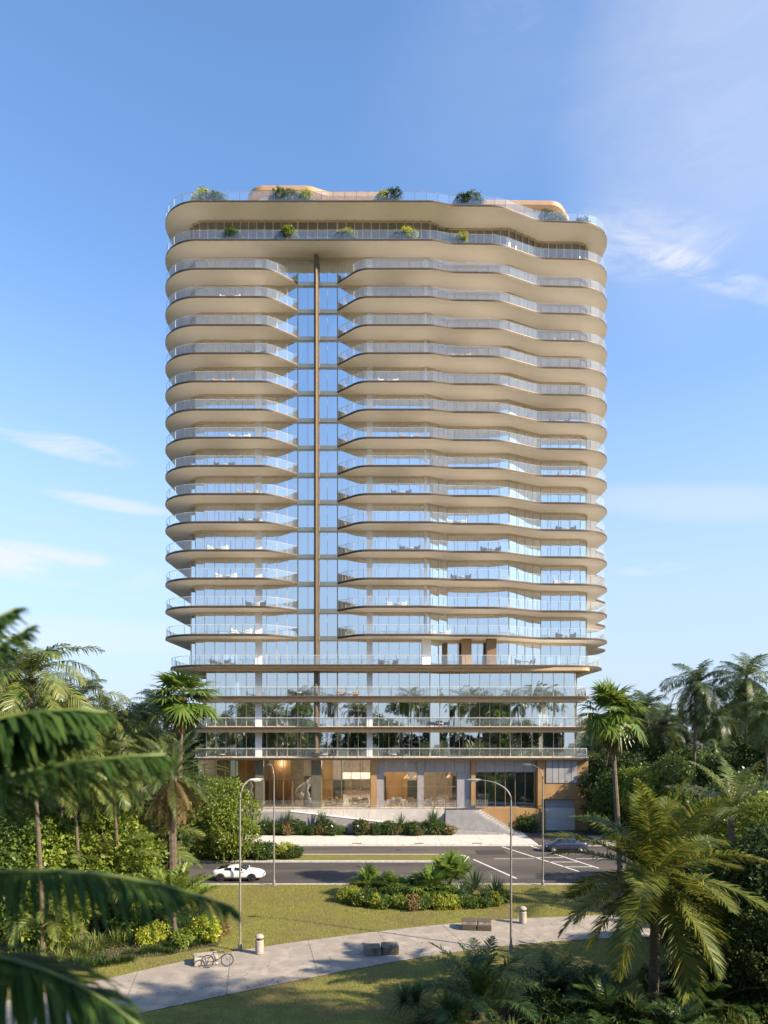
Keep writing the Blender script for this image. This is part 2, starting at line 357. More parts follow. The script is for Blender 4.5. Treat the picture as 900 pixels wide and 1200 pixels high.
# grass median with rounded nose and its kerb
def nose(x1, y0, y1, n=10):
    c = (y0+y1)/2; r = (y1-y0)/2
    return [(-140,y0)]+[(x1-r+r*math.sin(PI*i/n), c-r*math.cos(PI*i/n)) for i in range(n+1)]+[(-140,y1)]
g = MB(); g.prism(nose(8.6,66.4,70.2), -.3, .02); struct('median_kerb', g, M['kerb'])
g = MB(); g.prism(nose(8.2,66.75,69.85), -.2, .035); struct('median_grass', g, M['grass'])
# gutter pans and painted lines
def line(a, b, wd=.16, z=-.116):
    a = Vector(a); b = Vector(b); t = (b-a).normalized(); n = Vector((-t.y,t.x))*wd/2
    return [(a.x-n.x,a.y-n.y,z),(b.x-n.x,b.y-n.y,z),(b.x+n.x,b.y+n.y,z),(a.x+n.x,a.y+n.y,z)]
g = MB()
for a, b, wd in (((8.9,68),(11.5,59.2),.22),((13.0,75.4),(17.8,62.0),.22),((16.3,75.8),(20.0,63.6),.22),((15.2,69.0),(18.1,69.0),.2),((16.0,66.6),(18.9,66.6),.2),((16.8,64.3),(19.6,64.3),.2),
                 ((11.0,68.3),(15.0,68.3),.16),((19.2,68.3),(24,68.3),.16)):
    g.add(line(a,b,wd), [(0,1,2,3)])
struct('road_marking', g, M['paint'])
def cover(X0, Y0, label):
    g = MB(); g.lathe([(.02,0),(.33,0),(.33,.006),(.29,.006),(.29,.012),(.02,.012)], (0,0,0), 20); o = g.build('manhole_cover', M['iron']); o.location=(X0,Y0,-.118); tag(o, label, 'manhole cover')
cover(1.5,73.4,'round iron manhole cover on the far lane behind the island bed'); cover(14.6,60.6,'round iron manhole cover on the near lane beside the hatched markings'); cover(-4.5,62.3,'round iron manhole cover on the near lane right of the white coupe')
g = MB(); g.prism([(-3,57.6),(4,57.5),(4.1,59.6),(-2.9,59.7)],-.13,-.1165); g.prism([(9.6,70.6),(12.9,70.7),(12.8,73.2),(9.7,73.1)],-.13,-.1165); g.prism([(-16,71.0),(-9,71.2),(-9,72.6),(-16,72.5)],-.13,-.1165); struct('road_patch', g, M['asphalt2'])
g = MB()
for xx in (-13.2,-3.6,3.4,9.9): g.box(xx,xx+1.1,76.5,76.95,-.1,.028)
struct('drain_cover', g, M['iron'])
g = MB()
for yy in (56.72, 75.75): g.box(-140,140,yy,yy+.4,-.3,-.112)
struct('gutter', g, M['kerb'])
# curved path of concrete slabs
UP = [(-60,5),(-30,22),(-20,30.5),(-14,35),(-11,38.0),(-7.5,40),(-2.6,42.3),(2.8,44.5),(8.6,46.1),(14.7,47),(30,48.5),(60,50),(100,51)]
LO = [(-60,0),(-30,17),(-20,25),(-14,29),(-10.1,31.3),(-6.4,33.7),(-2.2,36.1),(2.4,38.6),(8,40.7),(13,41.8),(30,43.2),(60,44.5),(100,46)]
def interp(T, x): return float(np.interp(x, [p[0] for p in T], [p[1] for p in T]))
def smoothT(T, x): return sum(interp(T, x+d) for d in np.linspace(-2.5,2.5,11))/11
g = MB(); jb = MB(); x = -58.
while x < 95:
    x1 = x+4.2
    n = 4; xs = [x+.012+(4.176)*i/n for i in range(n+1)]; sl_ = -1.2
    lo = [(xx, smoothT(LO, xx)) for xx in xs]; up = [(xx+sl_, smoothT(UP, xx+sl_)) for xx in xs]
    g.prism(lo+up[::-1], -.1, .035+rng.uniform(-.004,.004))
    x = x1
struct('path', g, M['path'])
xs = list(np.arange(-59,95,1.)); g = MB()
g.prism([(xx, smoothT(LO,xx)-.05) for xx in xs]+[(xx, smoothT(UP,xx)+.05) for xx in reversed(xs)], -.1, .02)
struct('path_base', g, M['joint'])
# short grass blades on the lawn: one mass
def blades(name, n, xr, yr, test, h=(.04,.10), mt='blade'):
    P = np.stack([rng.uniform(*xr,n), rng.uniform(*yr,n)],1); keep = test(P[:,0],P[:,1]); P = P[keep]; n = len(P)
    a = rng.uniform(0,2*PI,n); hh = rng.uniform(*h,n)*rng.choice([1,1,1,1.9],n); wd = .016
    V = np.zeros((n,3,3)); V[:,0,:2]=P+np.stack([np.cos(a),np.sin(a)],1)*wd; V[:,1,:2]=P-np.stack([np.cos(a),np.sin(a)],1)*wd
    V[:,2,:2]=P+rng.normal(0,.03,(n,2)); V[:,2,2]=hh; V[:,:2,2]=-.005
    me = npmesh(name, V.reshape(-1,3), np.arange(n*3).reshape(-1,3), 3); me.materials.append(M[mt])
    o = link(name, me); o['kind']='stuff'; o['label']='short mown olive green grass of the park lawn'; o['category']='grass'; return o
def lawn_ok(a, b):
    xs_ = np.arange(-30,40,.5); lo = np.interp(a, xs_, [smoothT(LO,q) for q in xs_]); up = np.interp(a, xs_, [smoothT(UP,q) for q in xs_])
    return ~((b > lo+.03*np.sin(a*9)+.02) & (b < up-.02+.03*np.sin(a*7)))
blades('grass', 110000, (-16,26), (28.5,56.3), lawn_ok)

# dry leaves blown over path and lawn
n = 1500; P = np.stack([rng.uniform(-16,20,n), rng.uniform(29,54,n)],1); P[:700,1] = np.interp(P[:700,0],[p[0] for p in LO],[p[1] for p in LO])+rng.beta(.5,.9,700)*5.2
a_ = rng.uniform(0,2*PI,n); l_ = rng.uniform(.03,.075,n); u = np.stack([np.cos(a_),np.sin(a_),rng.uniform(-.2,.3,n)],1); v = np.stack([-np.sin(a_),np.cos(a_),rng.uniform(-.2,.3,n)],1)*.45
C3 = np.concatenate([P, np.full((n,1),.062)],1)
V = np.stack([C3-u*l_[:,None], C3+v*l_[:,None], C3+u*l_[:,None], C3-v*l_[:,None]],1).reshape(-1,3)
me = npmesh('fallen_leaves', V, np.arange(n*4).reshape(-1,4), 4); me.materials.append(M['litter']); o = link('fallen_leaves', me); o['kind']='stuff'; o['label']='dry brown leaves scattered on the park path and lawn'; o['category']='leaves'
# ------------------------------------------------------------------ the tower
TO = (0.,96.,0.)
tower = empty('apartment_tower', TO)
tag(tower, 'tall cream apartment tower with wavy balconies and a vertical bronze fin', 'building')
def part(name, mb, m, parent=tower, smooth=False): return mb.build(name, m, parent, off=TO, smooth=smooth)
LV = [9.1,13.0,16.9,20.8]+[24.6+3.508*k for k in range(14)]+[73.8,78.6]
HT = .15
outL = fillet([(-28.7,106),(-28.7,85,5.4),(-14.3,85,3.0),(-11.1,87.75)])
outR = fillet([(-6.0,87.75),(-3.0,85,3.0),(6.0,85,3),(8.6,85.65,3),(14.6,85.75,6),(20.0,88.3,4.5),(30.3,88.7,5.6),(30.3,98.5,2),(33.1,101.5,2.5),(33.1,106,2),(31,109)])
outFull = fillet([(-28.7,106),(-28.7,85,5.4),(6.0,85,3),(8.6,85.65,3),(14.6,85.75,6),(20.0,88.3,4.5),(30.3,88.7,5.6),(30.3,98.5,2),(33.1,101.5,2.5),(33.1,106,2),(31,109)])
out20 = fillet([(-28.3,106),(-28.3,85.2,6.2),(14.0,85.2,8),(29.0,86.8,5.5),(29.0,98,2),(30,109)])
outLow = fillet([(-24.3,108),(-24.3,86,1.2),(26.2,86,1.2),(26.2,108)])
inL = fillet([(-25.5,104),(-25.5,88,2.4),(-11.15,88)])
inC = [(-11.05,88.0),(-6.05,88.0)]
inM = [(-5.95,88.0),(5.9,88.15)]
inR1 = [(5.95,88.18),(8.1,89.4),(16.3,89.4)]
inR2 = fillet([(16.35,89.42),(21,91.8),(27.9,91.95,2.2),(27.9,106)])
inLowL = fillet([(-23.2,104),(-23.2,88,.8),(-11.15,88)])
inLowR = fillet([(16.35,88.2),(25.2,88.2,.8),(25.2,106)])
inR1low = [(5.95,88.18),(8.1,88.7),(16.3,88.2)]
def slab(name, path, close, z, parent=tower):
    g = MB(); g.prism(path+close, z-HT, z+.05, 2, 1, 2); g.prism(offset(path,.05)+close, z+.051, z+HT, 0, 0, 3)
    return part(name, g, [M['deck'],M['soffit'],M['edge'],M['finbronze']])
def railing(path, z, parent, step=1.45, h=1.12):
    p = resample(offset(path, .14), step); g = MB(); f = MB()
    for a, b in zip(p, p[1:]):
        ax, ay = a; bx, by = b; t = Vector((bx-ax,by-ay)).normalized()*.02
        g.add([(ax+t.x,ay+t.y,z),(bx-t.x,by-t.y,z),(bx-t.x,by-t.y,z+h),(ax+t.x,ay+t.y,z+h)], [(0,1,2,3)])
    for i, (ax, ay) in enumerate(p): f.box(ax-.025,ax+.025,ay-.02+.05,ay+.03+.05,z-.1,z+h)
    f.tube([(a,b,z+h+.02) for a,b in p], .028, 4)
    part('railing', g, M['rail' if z > 17.5 else 'clear'], parent); part('handrail', f, M['column'], parent)
def loc_parent(o): return o
LC = [(-11.1,89.2),(-20,89.2),(-20,106)]
RC = [(22,109),(22,96),(14,92.5),(6,90.5),(-6.0,89.4)]
FC = [(-20,109),(-20,106)]
def shrink_back(path): return path
for k, z in enumerate(LV):
    if z < 20:
        s = slab('floor_terrace', outLow, [], z)
        g = MB(); q_ = offset(outLow,.3); g.prism(q_, z-HT-.42, z-HT-.002); (part('fascia_band', g, M['goldband'], s) if z > 10 else None)
        railing(outLow if z > 10 else outLow, z+HT, s)
    elif z < 21:
        s = slab('floor_terrace', out20, [(-20,109)], z)
        g = MB(); g.prism(offset(outLow,.0), z-HT-.40, z-HT-.002); part('fascia_band', g, M['goldband'], s)
        railing(out20, z+HT, s)
    elif z > 73:
        s = slab('roof_slab' if z > 78 else 'penthouse_terrace', outFull, FC, z); railing(outFull, z+HT, s)
    else:
        s = slab('balcony', outL, LC, z); railing(outL, z+HT, s)
        s = slab('balcony', outR, RC, z); railing(outR, z+HT, s)
# windows, five bays on each storey
def window(path, z0, z1, step, pent=False, low=False, curt=True):
    p = resample(path, step); g = MB(); f = MB(); c = MB()
    wd = .05 if not pent else .09
    for i, (a, b) in enumerate(zip(p, p[1:])):
        t = Vector((b[0]-a[0],b[1]-a[1])).normalized(); n = Vector((-t.y,t.x))
        j = rng.normal(0,.006,4)
        q = [(a[0]+n.x*j[0],a[1]+n.y*j[0],z0),(b[0]+n.x*j[1],b[1]+n.y*j[1],z0),(b[0]+n.x*j[2],b[1]+n.y*j[2],z1),(a[0]+n.x*j[3],a[1]+n.y*j[3],z1)]
        g.add(q, [(0,1,2,3)])
        r = rng.rand()
        if curt and not pent and r < .5:
            w0 = rng.uniform(0,.35); w1 = rng.uniform(.5,1); d = .35
            m = 6; pr = []
            for k in range(m+1):
                u = w0+(w1-w0)*k/m; dd = d+(.05 if k%2 else -.05)
                pr.append((a[0]+(b[0]-a[0])*u+n.x*dd, a[1]+(b[1]-a[1])*u+n.y*dd))
            for k in range(m):
                c.add([(*pr[k],z0+.02),(*pr[k+1],z0+.02),(*pr[k+1],z1-.05),(*pr[k],z1-.05)], [(0,1,2,3)])
    for i, a in enumerate(p):
        b = p[min(i+1,len(p)-1)]; a0 = p[max(i-1,0)]
        t = Vector((b[0]-a0[0],b[1]-a0[1])).normalized()*wd*.5; n = Vector((-t.y,t.x)).normalized()
        o0 = -.07 if not pent else -.16; o1 = .05
        pts = [(a[0]-t.x+n.x*o0,a[1]-t.y+n.y*o0),(a[0]+t.x+n.x*o0,a[1]+t.y+n.y*o0),(a[0]+t.x+n.x*o1,a[1]+t.y+n.y*o1),(a[0]-t.x+n.x*o1,a[1]-t.y+n.y*o1)]
        f.prism(pts, z0, z1)
    for (za, zb) in ((z0, z0+.10),(z1-.30, z1-.003)):
        o = offset(path,-.05); i_ = offset(path,.06)
        f.prism(o+i_[::-1], za, zb)
    wv = part('window', g, M['glasspent' if pent else 'glass'])
    part('window_frame', f, M['champagne'], wv)
    if c.v: part('curtain', c, M['curtain'], wv)
for k in range(len(LV)-1):
    z0 = LV[k]+HT; z1 = LV[k+1]-HT; z = LV[k]; low = z < 16; pent = z > 73
    st = 1.05 if pent else 1.35
    window(inLowL if z < 20 else inL, z0, z1, st, pent)
    window(inC, z0, z1, 1.25, pent)
    window(inM, z0, z1, st, pent)
    window(inR1low if z < 20 else inR1, z0, z1, st, pent)
    window(inLowR if z < 20 else inR2, z0, z1, st, pent)
# spandrels in the bay without balconies, floor plates, core, pale columns
for k, z in enumerate(LV[4:18]):
    g = MB(); g.box(-11.12,-5.98,87.82,88.3,z-.30,z+.20); part('spandrel', g, M['champagne'])
    g = MB(); g.prism(offset(inL,.1)+offset(inM,.1)+[(8,89.6),(16.2,89.6),(20.8,92.0),(27.6,92.2),(27.6,106),(-25.3,106)], z-HT+.01, z+HT-.01, 0, 1, 0); part('floor_plate', g, [M['deck'],M['ceiling']])
g = MB(); g.box(-20,22,97,108,2.8,78.3); part('core', g, M['core'])
g = MB(); g.box(-23,26,108.4,109.4,0,78.3); part('rear_wall', g, M['soffit'])
for xx, wd, z0, z1 in ((-16.15,.85,9.3,73.4),(-1.85,.75,9.3,73.4),(5.35,.35,24.8,73.4)):
    g = MB(); g.box(xx-wd/2,xx+wd/2,87.86,88.6,z0,z1); part('column', g, M['column'])
for z in LV[3:4]:
    for x0,x1,m in ((4.9,6.0,'soffit'),(10.0,11.2,'bronzewall'),(13.2,14.4,'bronze')):
        g = MB(); g.box(x0,x1,87.3,88.3,z+HT+.002,z+3.8-HT-.002); part('terrace_pier', g, M[m])
# bronze fin rising up the front
g = MB(); n = 10; zs = [9.3+i*(73.0-9.3)/20 for i in range(21)]
pr = [(-8.65+.30*math.cos(PI+PI*i/n), 87.15+.55*math.sin(PI+PI*i/n)) for i in range(n+1)]
sec = [(-8.95,88.2)]+pr+[(-8.35,88.2)]
g.prism(sec, 9.3, 73.0)
cz = [(x_, min(y_+.2,88.2)) for x_, y_ in sec]
b0 = len(g.v); 
for q in range(6):
    a = q/5*PI/2; s_ = max(.04,math.cos(a)); zz = 73.0+.62*math.sin(a)
    g.v.extend([(-8.65+(x_+8.65)*s_, 88.2-(88.2-y_)*s_, zz) for x_, y_ in sec])
m_ = len(sec)
for q in range(5):
    for i in range(m_-1): g.f.append((b0+q*m_+i,b0+q*m_+i+1,b0+(q+1)*m_+i+1,b0+(q+1)*m_+i)); g.mi.append(0)
part('bronze_fin', g, M['finbronze'])
# roof pavilions: curved peach canopies over pale walls
def pavilion(path, back, z, th, wallin, nm='roof_canopy'):
    g = MB(); g.prism(path+back, z-th, z); c = part(nm, g, M['peach'])
    c.modifiers.new('bevel','BEVEL').width = .14; c.modifiers['bevel'].segments = 3; c.modifiers['bevel'].limit_method='ANGLE'
    g = MB(); wp = offset(path, wallin); bk = back
    g.prism(wp+[(wp[-1][0],back[0][1]-.5),(wp[0][0],back[0][1]-.5)], 78.6+HT, z-th-.005); part('pavilion_wall', g, M['whitewall'], c)
    g = MB(); pp = resample(wp, 1.6)
    for a in pp: g.box(a[0]-.05,a[0]+.05,a[1]-.08,a[1]+.1,78.6+HT,z-th-.01)
    part('pavilion_fin', g, M['champagne'], c)
pavilion(fillet([(-18.6,99),(-18.6,91,2.6),(-10.0,91,3),(-7.6,92.0,3),(.9,92.1,1.6),(.9,99)]), [(.9,100),(-18.6,100)], 85.4, .75, 1.1)
pavilion(fillet([(13,99),(13,93.3,1),(24.0,93.5,2.4),(26.2,96.5,1),(26.2,99)]), [(26.2,100),(13,100)], 85.3, .75, 1.1)
# lobby storey
LZ = 2.8
g = MB(); g.box(-24.0,7.6,85.75,108,-.2,LZ-.02); g.box(7.6,26.0,87.0,108,-.2,LZ-.02); part('podium', g, M['concrete'])
g = MB(); g.box(-24.0,7.4,85.8,88.0,LZ-.015,LZ+.0); g.box(-24,13,88.05,97,LZ-.015,LZ); part('lobby_floor', g, M['floorstone'])
bw = MB(); kx = -24.
for i in range(20):
    k1 = kx+[2.2,1.1,3.0,1.6,2.6][i%5]
    bw.box(kx+.02,min(k1,26),96.8-[0,.15,.05,.3,.1][i%5],96.98,LZ,[8.95,6.2,8.95,5.6,8.95][i%5],[0,1,2,1,0][i%5]); kx = k1
    if kx > 25: break
part('lobby_back_wall', bw, [M['tanwall'],M['darkfabric'],M['bronzewall']])
g = MB(); g.box(-24.0,-23.7,88.2,97,LZ,8.9); part('lobby_side_wall', g, M['whitewall'])
def lobbywin(x0, x1, z0, z1, step=1.3, y=88.0, m='glassdark', tr=True):
    n = max(1, round((x1-x0)/step)); g = MB(); f = MB()
    for i in range(n):
        a = x0+(x1-x0)*i/n; b = x0+(x1-x0)*(i+1)/n; j = rng.normal(0,.004,4)
        g.add([(a,y+j[0],z0),(b,y+j[1],z0),(b,y+j[2],z1),(a,y+j[3],z1)],[(0,1,2,3)])
    for i in range(n+1):
        a = x0+(x1-x0)*i/n; f.box(a-.035,a+.035,y-.09,y+.03,z0,z1)
    if tr: f.box(x0,x1,y-.07,y+.02,z0+(z1-z0)*.58,z0+(z1-z0)*.58+.07)
    f.box(x0,x1,y-.06,y+.02,z0,z0+.1)
    w_ = part('lobby_window', g, M[m]); part('window_frame', f, M['bronze'], w_)
def X_(x, Y=88.): return (x-450)*Y/F
zt = 8.93
lobbywin(X_(240),X_(300),LZ,zt); lobbywin(X_(310),X_(365),LZ,zt); lobbywin(X_(377.5),X_(434),LZ,zt)
lobbywin(X_(450),X_(488.5),LZ,7.35); lobbywin(X_(496.5),X_(535),LZ,7.35); lobbywin(X_(557),X_(627),LZ,7.3,tr=False,m='glass')
for x0,x1,m,nm in ((300,309.5,'darkstone','stone_column'),(365.5,377,'darkstone','stone_column'),(434.5,441.5,'bronzewall','bronze_column'),(489,496,'greystone','stone_column'),(551.5,556.5,'bronzewall','bronze_column')):
    g = MB(); g.box(X_(x0),X_(x1),87.4,88.2,LZ,zt); part(nm, g, M[m])
for a_,b_ in ((441.7,449.5),(535.5,551.3)):
    g = MB(); g.box(X_(a_),X_(b_),87.8,88.3,LZ,7.34); part('pale_pier', g, M['panelgrey'])
g = MB(); 
for i, xx in enumerate(np.arange(X_(441.7), X_(551), 1.25)): g.box(xx,min(xx+1.22,X_(551)),87.7+(.01 if i%2 else 0),88.3,7.35,zt)
for i, xx in enumerate(np.arange(X_(557), X_(627), 1.25)): g.box(xx,min(xx+1.22,X_(627.5)),87.7+(.01 if i%2 else 0),88.3,7.35,zt)
part('spandrel_panel', g, M['panelgrey'])
g = MB(); x0=X_(561,87); x1=X_(633,87); g.box(x0,x1,86.9,87.7,-.1,2.79); part('base_wall', g, M['bronzewall'])
g = MB(); g.box(X_(628),X_(634.5,87),86.8,88.4,2.795,zt); g.box(X_(633.2,87),X_(639,87),86.8,88.4,0,2.79); part('bronze_column', g, M['bronzewall'])
xa,xb = X_(639.2,87), X_(673.5,87)
g = MB(); g.box(X_(634.7,87),26.0,86.85,87.6,3.95,6.0); g.box(X_(634.7,87)+.0,X_(639,87),86.86,87.6,6.0,zt); g.box(xb,26.0,86.86,87.6,0,3.94); g.box(X_(676.5,87),26.0,86.86,87.6,6.0,zt); part('garage_surround', g, M['bronzewall'])
g = MB(); 
for i in range(9): g.box(xa,xb,87.25+(.015 if i%2 else 0),87.5,.0+i*.438,.0+(i+1)*.438-.02)
part('garage_door', g, M['panelgrey'])
g = MB(); n=5
for i in range(n): 
    a=X_(639.3,87); b=X_(676.2,87); g.box(a+(b-a)*i/n+.03,a+(b-a)*(i+1)/n-.03,86.75,87.5,6.02,zt)
part('vent_panel', g, M['panelgrey'])
g = MB(); g.box(24.6,26.1,88.5,106,0,9.0); part('side_wall', g, M['bronzewall'])
# inside the lobby
g = MB(); g.box(X_(315,92),X_(341,92),91.8,92.2,LZ,8.9); part('wood_wall', g, M['wood'])
g = MB(); g.box(X_(402,94),X_(434,94),93.5,94.2,6.0,6.9); g.box(X_(402,94),X_(434,94),94.0,94.3,LZ,3.9); part('kitchen_canopy', g, M['whitewall'])
g = MB()
for i in range(14): xx = X_(404,94)+i*.26; g.box(xx,xx+.18,93.7,93.95,3.95+.01*(i%3),4.4+.25*(i%4)*.6)
part('shelf_ware', g, M['bronze'])
g = MB(); g.box(X_(556),X_(627),89.2,89.4,LZ,9); part('screen_wall', g, M['whitewall'])
g = MB(); g.tube([(X_(355)-.0+.9*math.cos(a),90.4+.5*math.sin(a),LZ+a*.55) for a in np.linspace(0,6.2,30)], .42, 8); part('spiral_stair', g, M['whitewall'], smooth=True)
for xx, zz in ((477,6.3),(487,6.2),(527,6.4)):
    g = MB(); cx = X_(xx,91)
    g.lathe([(.10,.5),(.45,0),(.43,0),(.08,.46)], (cx,91,zz), 12); g.tube([(cx,91,zz+.45),(cx,91,8.95)], .02, 5)
    pd = g.build('pendant_lamp', M['tanfabric']); 
    tag(pd, {477:'cone pendant lamp on the left behind the grey lobby windows',487:'cone pendant lamp just left of the grey stone column in the lobby',527:'cone pendant lamp in the lobby right of the grey stone column'}[xx], 'lamp')
    b = MB(); b.lathe([(.02,.0),(.12,.06),(.12,.14),(.02,.2)], (cx,91,zz+.05), 8); b.build('bulb', M['lampglow'], pd)
for xx in (X_(270,91),X_(329,90.5),X_(350,91),X_(393,91),X_(418,91),X_(460,92),X_(482,92),X_(512,92),X_(528,92)):
    for yy in (89.6,92.6):
        g = MB(); g.lathe([(.16,8.86),(.2,8.9),(.2,8.93)], (xx,yy,0), 10); part('lobby_fill_disc', g, M['fillglow'])  # added glowing disc on the ceiling, fill for the lobby interior
for xx in (329,393,425,470,512):
    pl_ = bpy.data.lights.new('lobby_fill_light','POINT'); pl_.energy = 60 if xx == 329 else 170; pl_.color=(1,.88,.72); pl_.shadow_soft_size=.3  # added point light without a fixture, lifts the dark lobby
    po = bpy.data.objects.new('lobby_fill_light', pl_); COL.objects.link(po); po.parent = tower; po.location = (X_(xx,91)-TO[0], 91.2-TO[1], 8.2)
# terrace balustrade, ramp, steps
g = MB(); f = MB(); p = resample([(-24.0,85.95),(7.4,85.95),(13.2,86.95)], 1.4)
for a, b in zip(p,p[1:]): g.add([(*a,LZ),(*b,LZ),(*b,LZ+1.1),(*a,LZ+1.1)],[(0,1,2,3)])
for a in p: f.box(a[0]-.025,a[0]+.025,a[1]-.025,a[1]+.025,LZ-.2,LZ+1.12)
r_ = part('terrace_balustrade', g, M['clear']); part('baluster', f, M['bronze'], r_)
g = MB(); f = MB()
def sloped(x0,z0,x1,z1,y0,y1,zb=-.1):
    return [(x0,y0,zb),(x1,y0,zb),(x1,y1,zb),(x0,y1,zb),(x0,y0,z0),(x1,y0,z1),(x1,y1,z1),(x0,y1,z0)]
BF = [(0,3,2,1),(4,5,6,7),(0,1,5,4),(1,2,6,5),(2,3,7,6),(3,0,4,7)]
g.add(sloped(-11.5,2.66,3.2,.95,84.3,84.5), BF); g.box(-22,-11.505,84.3,84.5,-.1,2.66); ramp_ = part('ramp_wall', g, M['greystone'])
g = MB(); b = sloped(-11.55,2.80,3.25,1.08,84.24,84.56,0); b[:4] = [(p_[0],p_[1],q_[2]-.13) for p_,q_ in zip(b[:4],b[4:])]; g.add(b, BF); part('coping', g, M['whitewall'], ramp_)
g = MB(); g.add(sloped(-11.5,2.5,3.1,.8,84.52,85.72), BF); part('ramp', g, M['concrete'], ramp_)
for i in range(10):
    xx = -11.2+i*1.55; zz = 2.80-(xx+11.55)*1.72/14.8; f.box(xx-.02,xx+.02,84.38,84.42,zz,zz+.9)
part('ramp_post', f, M['bronze'], ramp_)
g = MB(); ns = 14
for i in range(ns):
    t = i/ns; z1 = LZ-(i+1)*LZ/(ns+1); yf = 85.7-i*.17; xr = 12.3+t*4.4; xl = 7.75-t*0.3
    c = fillet([(xl,86.95),(xl,yf),(xr-.6*(1-t),yf,.8),(xr+.2,86.95)])
    g.prism(c, -.08, z1)
part('entrance_steps', g, M['step'])
g = MB()
g.add(sloped(3.4,1.0,14.5,.2,83.0,83.25,-.05), BF); part('low_wall', g, M['greystone'])

# ------------------------------------------------------------------ foliage builders
def leaflets(P, T, S, Ls, Ws, drop, rr):
    """strips: P base, T unit direction, S unit width direction; two segments each"""
    n = len(P); Z = np.array([0,0,-1.])
    mid = P+T*Ls[:,None]*.5+Z*(drop*Ls*.12)[:,None]
    tip = P+T*Ls[:,None]*.93+Z*(drop*Ls*.55)[:,None]
    a = P-S*Ws[:,None]*.35; b = P+S*Ws[:,None]*.35; c = mid+S*Ws[:,None]*.5; d = mid-S*Ws[:,None]*.5
    e = tip+S*Ws[:,None]*.06; f_ = tip-S*Ws[:,None]*.06
    V = np.stack([a,b,c,d,e,f_],1).reshape(-1,3)
    i = np.arange(n)[:,None]*6
    Fc = np.concatenate([i+np.array([[0,1,2,3]]), i+np.array([[3,2,4,5]])],0)
    return V, Fc
def nrm(a): return a/np.maximum(1e-9, np.linalg.norm(a,axis=-1,keepdims=True))
def frond(L_=4.2, n=44, ll=.9, e0=60, bend=90, azm=0, wd=.055, drop=.6, vee=.25, start=.14, tw=0, rr=rng, rach=.03, swing=0):
    """a feather frond; returns vertices and quads in crown space"""
    m = 12; t = np.linspace(0,1,m+1); e = R(e0)-R(bend)*t**1.35; aa = R(azm)+R(swing)*t**2
    d = np.stack([np.cos(e)*np.cos(aa), np.cos(e)*np.sin(aa), np.sin(e)],1); P = np.concatenate([[[0,0,0]], np.cumsum((d[1:]+d[:-1])/2*L_/m,0)],0)
    q = np.linspace(start,1,n); q = np.concatenate([q, q+.3/n]); q = np.clip(q,0,1); side = np.concatenate([np.ones(n),-np.ones(n)])
    B = np.stack([np.interp(q,t,P[:,k]) for k in range(3)],1); Tg = nrm(np.stack([np.interp(q,t,d[:,k]) for k in range(3)],1))
    H = nrm(np.stack([-np.sin(np.interp(q,t,aa)), np.cos(np.interp(q,t,aa)), 0*q],1)); U = nrm(np.cross(Tg,-H)*-1)
    U = np.where(U[:,2:3] < 0, -U, U)
    if tw: c,s = math.cos(R(tw)), math.sin(R(tw)); H,U = H*c+U*s, U*c-H*s
    fw = .35+.9*q**2
    D = nrm(H*side[:,None]+Tg*fw[:,None]+U*(vee+rr.normal(0,.12,len(q)))[:,None]+rr.normal(0,.07,(len(q),3)))
    ln = ll*(np.sin(np.clip((q-start)/(1-start),0,1)*PI*.86+.36)**.7)*rr.uniform(.85,1.12,len(q)); ln = np.nan_to_num(ln, nan=.15*ll)
    ln = np.maximum(ln, .12*ll)
    S = nrm(np.cross(D, np.cross(D, Tg)+.01)); S = nrm(Tg-D*np.sum(Tg*D,1,keepdims=True)+.001)
    V, Fc = leaflets(B, D, S, ln, np.full(len(q),wd)*rr.uniform(.8,1.2,len(q)), np.full(len(q),drop)*rr.uniform(.6,1.5,len(q)), rr)
    # rachis as a thin three-sided rod
    RR = rach*(1-.8*t); Ha = np.stack([-np.sin(aa),np.cos(aa),0*aa],1); Ub = np.cross(d,Ha)
    A = P+Ha*RR[:,None]; Bb = P-Ha*RR[:,None]; C = P-Ub*RR[:,None]*1.2
    b = len(V); V = np.concatenate([V,A,Bb,C],0); k = np.arange(m); n1 = m+1
    Fr = np.concatenate([np.stack([b+k,b+k+1,b+n1+k+1,b+n1+k],1), np.stack([b+n1+k,b+n1+k+1,b+2*n1+k+1,b+2*n1+k],1), np.stack([b+2*n1+k,b+2*n1+k+1,b+k+1,b+k],1)],0)
    return V, np.concatenate([Fc,Fr],0)
def merge(parts):
    Vs=[]; Fs=[]; o=0
    for V,Fc in parts: Vs.append(V); Fs.append(Fc+o); o+=len(V)
    return np.concatenate(Vs,0), np.concatenate(Fs,0)
